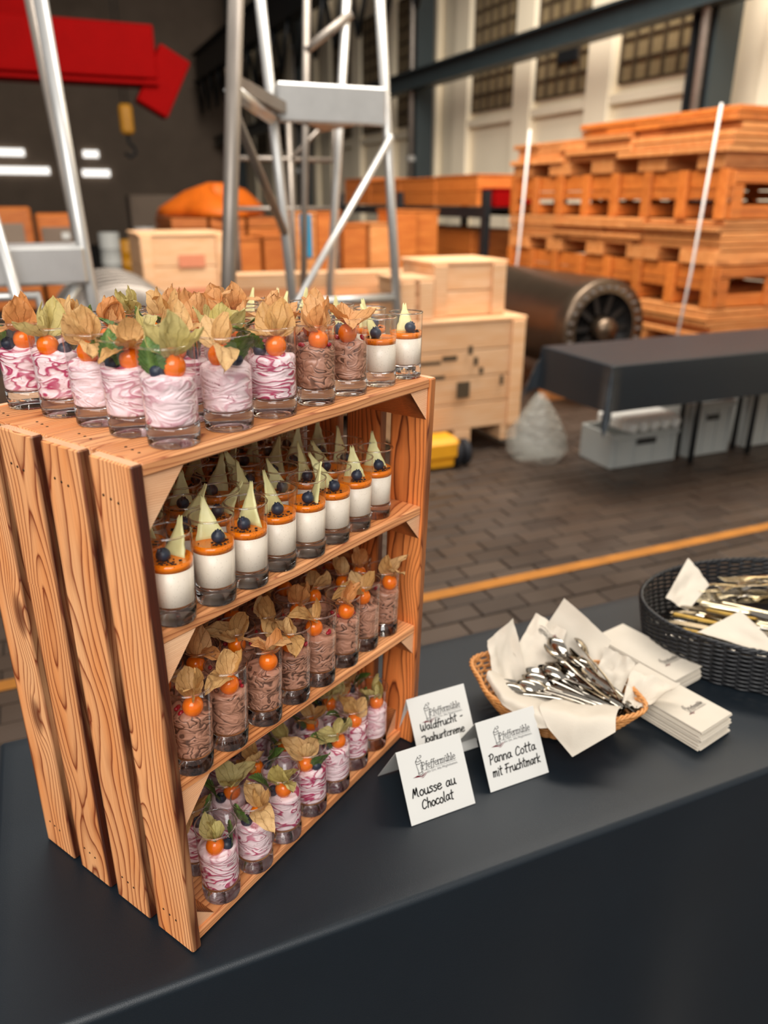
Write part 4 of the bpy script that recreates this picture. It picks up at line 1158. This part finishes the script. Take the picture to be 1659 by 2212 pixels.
# ------------------------------------------------------------------ aluminium ladders
def Lp(a, b, z): return Vector((a, b, z))
t = hall_thing('platform_ladder', 'tall aluminium platform ladder with a flat step standing behind the crate', 'ladder', 0, 0)
def leg(t, top, bot, r, mat='alu', name='leg'):
    top, bot = Vector(top), Vector(bot); k = (bot.z - .01) / (bot.z - top.z); e = bot + (top - bot) * k
    u = top + (top - bot) * .35
    return MB().tube([u, e], r, 10).build(name, M[mat], t)
leg(t, (1.10, 4.0, 2.34), (1.19, 4.0, 1.08), .025)
leg(t, (1.69, 4.0, 2.39), (1.79, 4.0, .98), .025)
leg(t, (.74, 3.0, 2.12), (.64, 3.0, 1.14), .028, 'alu_dark')
leg(t, (1.62, 4.9, 2.55), (1.55, 4.9, 1.2), .022, 'alu_dark')
leg(t, (1.86, 4.9, 2.55), (1.74, 4.9, 1.2), .026, 'alu')
MB().box((1.43, 3.98, 1.93), (.56, .045, .17), bevel=.01).build('platform_edge', M['alu'], t)
MB().add([Lp(1.15, 4.0, 1.88), Lp(1.73, 4.0, 1.88), Lp(1.70, 4.9, 1.88), Lp(.70, 3.05, 1.88), Lp(1.15, 4.0, 1.93), Lp(1.73, 4.0, 1.93), Lp(1.70, 4.9, 1.93), Lp(.70, 3.05, 1.93)], [(3, 0, 1, 2), (7, 6, 5, 4), (0, 3, 7, 4), (1, 0, 4, 5), (2, 1, 5, 6), (3, 2, 6, 7)]).build('platform', M['alu_dark'], t)
MB().tube([(.72, 3.05, 1.86), (1.13, 4.0, 1.86)], .032, 4).build('side_rail', M['alu'], t)
MB().tube([(1.74, 3.97, 1.80), (1.19, 3.9, 1.02), (.6, 3.8, .15)], .019, 8).build('diagonal_brace', M['alu'], t)
MB().tube([(.74, 3.1, 1.78), (1.16, 3.98, 1.35)], .02, 8).build('diagonal_brace', M['alu_dark'], t)
MB().tube([(1.60, 4.9, 2.30), (1.88, 4.88, 2.50)], .026, 8).build('cross_bar', M['alu_dark'], t)
for z in (.5, 1.0): MB().tube([(1.19 + (1.0 - z) * .07, 4.0, z), (1.79 + (1 - z) * .07, 4.0, z)], .024, 8).build('rung', M['alu'], t)
t = hall_thing('step_ladder', 'leaning aluminium step ladder with a wide tread beside the dark hall', 'ladder', 0, 0)
leg(t, (.125, 3.0, 2.07), (.155, 3.0, 1.20), .023)
leg(t, (.105, 3.4, 2.15), (.150, 3.4, 1.40), .018, 'alu_dark')
leg(t, (-.125, 2.9, 1.55), (-.10, 2.9, 1.34), .02)
MB().box((-.14, 2.98, 1.29), (.58, .06, .125), bevel=.01).build('tread', M['alu'], t)
MB().box((-.14, 3.10, 1.345), (.56, .22, .02), bevel=.004).build('tread_top', M['alu'], t)
MB().tube([(.11, 2.98, 1.22), (-.03, 2.96, 1.02), (-.3, 2.96, .5)], .020, 8).build('diagonal_brace', M['alu'], t)
MB().tube([(-.40, 2.97, 1.195), (-.02, 2.97, 1.195), (0.0, 2.97, .9), (.02, 2.97, .01)], .018, 8).build('frame_tube', M['alu'], t)

# ------------------------------------------------------------------ second table, boxes below
t = hall_thing('folding_table', 'folding table under dark cloth in front of the pallets', 'table', 0, 0)
MB().box((3.6, 3.30, .733), (2.15, .54, .026), bevel=.004).build('table_top', M['pallet'], t)
for a in (3.512, 3.98):
    for b in (3.40, 3.52): MB().cyl((a, b, .001), (a, b, .72), .016).build('leg', M['black_steel'], t)
c2 = make_cloth('tablecloth', '', 2.51, 4.7, 3.01, 3.60, .75, .24, 9.0, M['cloth'], .006, .12)
c2.location = HV(0, 0, 0); c2.rotation_euler = (0, 0, HROT)
tag(c2, 'dark cloth with pointed hanging corners on the table before the pallets', 'tablecloth')
def plastic_box(a, b, z, w, d, h, label, rot=0.0):
    t = hall_thing('storage_box', label, 'box', a, b, z, rot, 'grey plastic boxes under the far table')
    th = .012
    MB().box((0, 0, .006), (w * .94, d * .94, .012)).build('bottom', M['grey_box'], t)
    for s in (-1, 1):
        MB().box((0, s * (d / 2 - th / 2), h / 2), (w, th, h), bevel=.003).build('wall', M['grey_box'], t)
        MB().box((s * (w / 2 - th / 2), 0, h / 2), (th, d - 2 * th, h), bevel=.003).build('wall', M['grey_box'], t)
    MB().box((0, -d / 2 - .004, h - .02), (w * 1.02, .012, .035), bevel=.004).build('rim', M['grey_box'], t)
    for k in (-.42, -.14, .14, .42): MB().box((k * w, -d / 2 - .003, h * .45), (.014, .008, h * .8)).build('rib', M['grey_box'], t)
    MB().box((0, -d / 2 - .006, h * .72), (w * .3, .006, .035)).build('hand_hole', M['black_steel'], t)
plastic_box(3.22, 3.64, .001, .50, .30, .21, 'low grey plastic box on the floor under the white tray')
plastic_box(3.73, 3.64, .001, .35, .30, .34, 'tall grey plastic box with dark hand hole beside the white tray')
plastic_box(4.31, 3.66, .001, .50, .30, .36, 'grey plastic box standing alone at the end under the far table')
t = hall_thing('egg_tray', 'white lumpy moulded tray lying on the low grey box', 'tray', 3.24, 3.60, .214)
MB().box((0, 0, .05), (.42, .26, .07), bevel=.012).build('tray_body', M['egg'], t)
for k in range(5): MB().lathe([(.00001, -.03), (.03, -.02), (.038, .02), (.03, .04), (.00001, .04)], 12, ((k - 2) * .08, -.135, .035)).build('cup', M['egg'], t)
mb = MB(); rn = rnd(6)
mb.lathe([(.00001, 0), (.20, .0), (.26, .08), (.25, .25), (.17, .42), (.08, .58), (.03, .66), (.00001, .66)], 24, fn=lambda r, z, a, i: (r * (1 + .16 * mnoise.noise(Vector((math.cos(a) * 2, math.sin(a) * 2, z * 6)))), z))
o = mb.build('plastic_bag', M['bag']); o.scale = (.72, .72, .62); o.location = HV(2.69, 3.86, .001); tag(o, 'crumpled clear plastic bag standing beside the far cloth-covered table', 'bag')

# ------------------------------------------------------------------ crates, pallet jack
def ply_crate(name, label, a, b, z, w, d, h, mat, planks=5, feet=True, group=None, rot=0.0, post=True):
    t = hall_thing(name, label, 'crate', a, b, z, rot, group)
    z0 = .10 if feet else .001
    ph = (h - z0) / planks
    for k in range(planks):
        zz = z0 + ph * (k + .5)
        MB().box((0, -d / 2 + .012, zz), (w, .022, ph - .006), bevel=.003).build('plank', M[mat], t)
        MB().box((0, d / 2 - .012, zz), (w, .022, ph - .006), bevel=.003).build('plank', M[mat], t)
        for s in (-1, 1): MB().box((s * (w / 2 - .012), 0, zz), (.022, d - .048, ph - .006), bevel=.003).build('plank', M[mat], t)
    MB().box((0, 0, h + .011), (w + .02, d + .02, .02), bevel=.003).build('lid', M[mat], t)
    if post:
        for s in (-1, 1): MB().box((s * (w / 2 - .05), -d / 2 - .011, (h + z0) / 2), (.09, .022, h - z0), bevel=.003).build('batten', M[mat], t)
    if feet:
        for s in (-1, 0, 1): MB().box((s * (w / 2 - .07), 0, .05), (.12, d, .10), bevel=.004).build('foot', M[mat], t)
    return t
t = ply_crate('plywood_crate', 'large pale plywood crate with dark stencilled marks on pallet feet', 2.30, 4.50, .06, .82, .78, .76, 'plywood', 4)
for (x, z, w, h) in ((-.12, .56, .10, .03), (.02, .60, .03, .05), (.06, .53, .03, .05), (.10, .47, .03, .04), (.25, .40, .025, .06), (-.02, .36, .09, .10), (-.25, .54, .14, .02), (-.2, .45, .10, .02)):
    MB().box((x, -.403 - .012, z), (w, .002, h)).build('stencil_mark', M['grid_brown'], t)
ply_crate('plywood_crate', 'short pale crate stacked on the stencilled plywood crate', 2.36, 4.42, .845, .50, .42, .30, 'plywood', 2, False)
ply_crate('timber_box', 'narrow box of pale timber ends beside the short crate', 1.98, 4.30, .845, .22, .30, .22, 'plywood', 3, False)
for k, (a, b, z, w, d) in enumerate(((1.75, 5.3, .92, 1.2, .20), (1.70, 5.0, 1.02, 1.3, .18))):
    o = MB().box((0, 0, 0), (w, d, .09), bevel=.004).build('timber_beam', M['plywood']); o.location = HV(a, b, z); o.rotation_euler = (0, 0, HROT - .12 * k)
    tag(o, ('broad pale timber beam lying behind the short crate', 'slanting pale timber beam above the broad one behind the crate')[k], 'beam')
ply_crate('plywood_crate', 'pale plywood crate carrying the timber beams behind the ladder', 1.55, 5.35, .001, 1.1, .8, .85, 'plywood', 4)
t = hall_thing('pallet_jack', 'yellow pallet jack with black wheels under the stencilled plywood crate', 'pallet jack', 2.05, 3.98, 0)
MB().box((0, .35, .032), (.16, .9, .05), bevel=.01).build('fork', M['yellow'], t)
MB().box((-.02, -.03, .12), (.26, .18, .14), bevel=.03).build('front_housing', M['yellow'], t)
for s in (-1, 1): MB().tube([(.12 + s * .03, -.05, .08), (.12 + s * .03 + .03, -.05, .08)], .08, 18).build('wheel', M['rubber'], t)
t = ply_crate('plywood_crate', 'pale crate with faded red stripe on the left of the ladder', 1.14, 7.3, .001, .72, .8, 1.22, 'plywood', 5, False)
MB().box((.10, -.402 - .012, .70), (.48, .002, .20)).build('red_stripe', M['red_paint'], t)
MB().box((.05, -.402 - .012, 1.02), (.22, .002, .10)).build('stencil_mark', M['red_paint'], t)
# roller and steel roll
def roll(name, label, a, b, z, r, L, mat, hub=True, rings=0):
    t = hall_thing(name, label, 'roller', a, b, z)
    mb = MB(); mb.lathe([(r * .72, 0), (r * .98, 0), (r, .02), (r, L * .08), (r * .985, L * .085), (r * .985, L * .97), (r, L * .975), (r, L), (r * .3, L)], 48)
    map_mb(mb, lambda x, y, zz: Vector((x, zz, y))).build('drum', M[mat], t)
    mb = MB(); mb.lathe([(r * .72, .001), (r * .72, .10), (.05, .10)], 40); map_mb(mb, lambda x, y, zz: Vector((x, zz, y))).build('end_recess', M['roller_dark' if hub else 'alu'], t)
    if hub:
        mb = MB(); mb.lathe([(.00001, -.06), (r * .22, -.05), (r * .24, .0), (r * .26, .101), (.00001, .101)], 24); map_mb(mb, lambda x, y, zz: Vector((x, zz, y))).build('hub', M[mat], t)
        for k in range(10):
            an = 2 * PI * k / 10
            MB().box((math.cos(an) * r * .5, .06, math.sin(an) * r * .5), (r * .42, .03, .04), Euler((0, -an, 0)).to_matrix()).build('spoke', M['roller_dark'], t)
        for k in range(28):
            an = 2 * PI * k / 28
            MB().lathe([(.00001, -.02), (.022, -.018), (.022, .002)], 6, (math.cos(an) * r * .85, -.0, math.sin(an) * r * .85)).build('bolt', M['alu'], t)
    for k in range(rings):
        mb = MB(); zz = L * (.02 + .96 * (k + .5) / rings); mb.lathe([(r, zz - .03), (r * 1.02, zz - .02), (r * 1.02, zz + .02), (r, zz + .03)], 48)
        map_mb(mb, lambda x, y, q: Vector((x, q, y))).build('ring', M[mat], t)
    for bb in (L * .2, L * .8): MB().box((0, bb, -(r + z) / 2 - .02 - .0), (r * 1.2, .14, max(.02, z - r) + .06), bevel=.005).build('cradle', M['pallet'], t) if z > r + .02 else None
    return t
roll('steel_roller', 'dark steel roller with bolted spoked end lying before the pallet stack', 3.84, 4.75, .60, .37, 2.0, 'roller')
roll('steel_roll', 'silvery ringed steel roll lying near the striped crate behind the top desserts', .47, 5.3, .54, .46, 1.4, 'alu_dark', False, 6)

# ------------------------------------------------------------------ pallet stack along the wall
def plank_obj(t, c, d, mat, name='board', rz=0.0):
    return MB().box(c, d, Euler((0, 0, rz)).to_matrix() if rz else None, bevel=.004).build(name, M[mat], t)
SA, SB0, SB1, SW = 4.5, 4.40, 7.25, 1.15     # front face, near end, far end, depth
SL = SB1 - SB0
def slat_crate(z, h, label, mat='pallet_orange'):
    t = hall_thing('slatted_crate', label, 'crate', SA + SW / 2, (SB0 + SB1) / 2, z, 0, 'long slatted crates in the pallet stack')
    n = 8
    for k in range(n):
        y = -SL / 2 + .06 + (SL - .12) * k / (n - 1)
        for s in (-1, 1): plank_obj(t, (s * (SW / 2 - .01), y, h * .5), (.03, .10, h), mat, 'batten')
        plank_obj(t, (0, y, .05), (SW - .05, .09, .09), mat, 'bearer')
    for s in (-1, 1):
        plank_obj(t, (s * (SW / 2 - .045), 0, h * .80), (.03, SL, h * .36), mat)
        plank_obj(t, (s * (SW / 2 - .045), 0, h * .50), (.03, SL, h * .20), mat)
    plank_obj(t, (SW / 2 - .045, 0, h * .22), (.03, SL, h * .30), mat)  # rear filler board added so the gaps look dark instead of showing the wall
    for s in (-1, 1):
        plank_obj(t, (0, s * (SL / 2 - .015), h * .85), (SW - .12, .03, h * .25), mat)
        for q in (-1, 0, 1): plank_obj(t, (q * (SW / 2 - .1), s * (SL / 2 - .015), h * .35), (.10, .03, h * .7), mat, 'batten')
    return t
def board_pack(z, layers, label, seed, mat='pallet', dz=.04, blocks=True):
    rn = rnd(seed)
    t = hall_thing('board_pack', label, 'timber', SA + SW / 2, (SB0 + SB1) / 2, z, 0, 'packs of boards in the pallet stack')
    zz = 0.0
    if blocks:
        for k in range(5):
            y = -SL / 2 + .2 + (SL - .4) * k / 4
            plank_obj(t, (0, y, .05), (SW, .28 + rn.uniform(-.05, .1), .10), mat, 'block')
        zz = .10
    for l in range(layers):
        y = -SL / 2
        while y < SL / 2 - .1:
            w = rn.uniform(.5, 1.1); w = min(w, SL / 2 - y)
            plank_obj(t, (rn.uniform(-.03, .03), y + w / 2, zz + dz / 2), (SW + rn.uniform(-.06, .06), w - .012, dz * .86), mat)
            y += w
        zz += dz
    return t, z + zz
slat_crate(.02, .40, 'lowest long slatted crate of the pallet stack behind the roller')
_, z = board_pack(.425, 5, 'uneven boards between the two lowest slatted crates of the stack', 1, 'pallet', .045)
slat_crate(z + .004, .30, 'slatted crate with upright battens just above the steel roller'); z += .31
_, z = board_pack(z, 5, 'pack of weathered boards on blocks halfway up the pallet stack', 2, 'pallet', .042)
slat_crate(z + .004, .33, 'upper slatted crate of the pallet stack with dark gaps below'); z += .34
_, z = board_pack(z, 4, 'loose pale boards on blocks topping the pallet stack', 3, 'pallet', .048)
_t, z2_ = board_pack(z + .002, 2, 'bent orange boards lying highest at the near end of the stack', 4, 'pallet_orange', .05, False)
_t.scale = (1, .62, 1); _t.location = HV(SA + SW / 2, SB0 + SL * .31, z + .002)
for k, (b, lean) in enumerate(((6.9, .12), (4.55, .10))):
    t = MB().tube([(SA - .080, b - lean * .5, z + .11), (SA - .085, b, 1.0), (SA - .080, b + lean, .03)], .016, 6, flat=.4).build('strap', M['strap'])
    t.location = HV(0, 0, 0); t.rotation_euler = (0, 0, HROT)
    tag(t, ('white lashing strap at the far end of the pallet stack', 'white lashing strap at the near end of the pallet stack')[k], 'strap')
mb = MB(); mb.lathe([(.00001, 0), (.16, .0), (.18, .06), (.12, .12), (.00001, .14)], 16, fn=lambda r, zz, a, i: (r * (1 + .3 * math.sin(2 * a + 1)), zz))
o = mb.build('tarpaulin_bundle', M['black_steel']); o.location = HV(5.0, 6.55, z + .004); tag(o, 'black crumpled bundle lying on top of the pallet stack', 'bundle')
# second stack at the far right edge
t = hall_thing('pallet_pile', 'pile of broken pallet boards low behind the roller at the cloth table', 'timber', 5.5, 3.95, 0)
rn = rnd(31)
for k in range(16): plank_obj(t, (rn.uniform(-.3, .3), rn.uniform(-.15, .15), .03 + k * .045), (1.1, .14, .035), 'pallet', 'board', rn.uniform(-.35, .35))

# ------------------------------------------------------------------ rack with timber boxes by the wall
t = hall_thing('storage_rack', 'dark steel rack carrying orange timber boxes along the cream wall', 'rack', 5.1, 10.2, 0)
for y in (-2.3, 0, 2.3):
    for x in (-.5, .5): MB().box((x, y, .8), (.08, .08, 1.6)).build('upright', M['black_steel'], t)
for z in (.62, 1.36):
    for x in (-.5, .5): MB().box((x, 0, z), (.06, 4.7, .09)).build('beam', M['black_steel'], t)
    MB().box((0, 0, z + .052), (1.06, 4.7, .012)).build('deck', M['black_steel'], t)
rn = rnd(41)
for k in range(4):
    b = 8.80 + k * 1.08
    tt = ply_crate('timber_box', f'orange timber box on the upper rack deck, {ORD[k]} from the pallet stack', 5.1, b, 1.43, .8, 1.05, .30 + rn.uniform(0, .06), 'pallet_orange', 2, False, 'orange boxes on the rack', 0, False)
    tt = ply_crate('timber_box', f'orange timber box on the lower rack deck, {ORD[k]} from the pallet stack', 5.1, b, .69, .8, .85, .46, 'pallet_orange', 2, False, 'orange boxes in the rack', 0, False)
t = hall_thing('red_crate', 'small red box on the rack end next to the pallet stack', 'box', 5.0, 8.10, 1.425)
MB().box((0, 0, .09), (.5, .3, .18), bevel=.01).build('body', M['red'], t); MB().box((0, 0, .19), (.52, .32, .02), bevel=.004).build('lid', M['red'], t)
# timber frames standing behind the ladder, blue panel
rn = rnd(51)
for k in range(9):
    a = 1.75 + k * .30; h = rn.uniform(1.05, 1.38)
    ply_crate('timber_box', f'upright orange timber box behind the ladder, {["first", "second", "third", "fourth", "fifth", "sixth", "seventh", "eighth", "ninth"][k]} from the striped crate', a, 8.6 + rn.uniform(-.05, .1), .001, .27, .5, h, 'pallet_orange' if k % 3 else 'pallet', 3, False, 'upright timber boxes behind the ladder', 0, False)
t = hall_thing('scaffold_frame', 'dark tube frame standing behind the ladder with a bright blue panel', 'frame', 2.3, 7.6, 0)
for x in (-.55, .0, .45): MB().cyl((x, 0, .001), (x, 0, 2.3), .025).build('tube', M['alu_dark'], t)
for z in (.75, 1.42, 1.85): MB().cyl((-.55, 0, z), (.45, 0, z), .022).build('cross_tube', M['alu_dark'], t)
MB().tube([(0, -.01, 1.85), (.45, -.01, 2.25)], .02, 8).build('cross_tube', M['alu_dark'], t)
MB().box((.12, -.03, 1.17), (.12, .03, .40), bevel=.015).build('panel', M['blue'], t)
# orange heap and odds far left
mb = MB(); mb.lathe([(.00001, 0), (.75, .0), (.7, .12), (.45, .3), (.15, .36), (.00001, .36)], 20, fn=lambda r, z, a, i: (r * (1 + .25 * math.sin(3 * a)), z * (1 + .3 * math.sin(2 * a + .5))))
t = hall_thing('timber_stack', 'brown timber stack under the orange tarpaulin far down the hall', 'timber', 2.6, 12.6, 0)
for k in range(9):
    for q in range(3): plank_obj(t, (-.55 + q * .55, 0, .07 + k * .14), (.5, 1.6, .125), 'pallet_orange')
o = mb.build('tarpaulin', M['orange']); o.location = HV(2.6, 12.6, 1.275); o.rotation_euler = (0, 0, HROT); tag(o, 'bright orange tarpaulin heaped on timber far down the hall', 'tarpaulin')
for k, (a, b, c, m, h) in enumerate(((1.35, 17.0, 'white', 'egg', .9), (1.7, 17.3, 'yellow', 'yellow', .75), (2.0, 16.6, 'white', 'strap', 1.0), (2.35, 16.9, 'yellow', 'yellow', .8))):
    t = hall_thing('drum', f'{c} steel drum standing far down the hall, {"nearer the dark wall" if k < 2 else "nearer the striped crate"}', 'drum', a, b, 0)
    MB().lathe([(.00001, .001), (.19, .001), (.2, .02), (.2, h * .33), (.21, h * .34), (.2, h * .36), (.2, h * .66), (.21, h * .67), (.2, h * .69), (.2, h - .02), (.19, h), (.00001, h)], 24).build('barrel', M[m], t)
    MB().lathe([(.0, h), (.03, h), (.03, h + .02), (.0, h + .02)], 10, (.1, 0, 0)).build('cap', M['black_steel'], t)
for k, (a, b, w, h) in enumerate(((-.6, 13, 1.2, 1.4), (.35, 14, .6, 1.3), (2.9, 20, 1.6, 1.6))):
    t = hall_thing('machine_cabinet', ('wide brown machine cabinet in the dark hall below the crane', 'narrow brown machine cabinet in the dark hall below the crane', 'brown machine cabinet near the far wall behind the drums')[k], 'cabinet', a, b, 0)
    MB().box((0, 0, h / 2 + .001), (w, .8, h), bevel=.03).build('body', M['pallet_orange' if k < 2 else 'dark_wall'], t)
    MB().box((0, -.41, h * .6), (w * .8, .02, h * .5), bevel=.005).build('door', M['dark_wall'], t)
    MB().box((.1, -.43, h * .75), (.12, .03, .10), bevel=.005).build('label_plate', M['egg'], t)
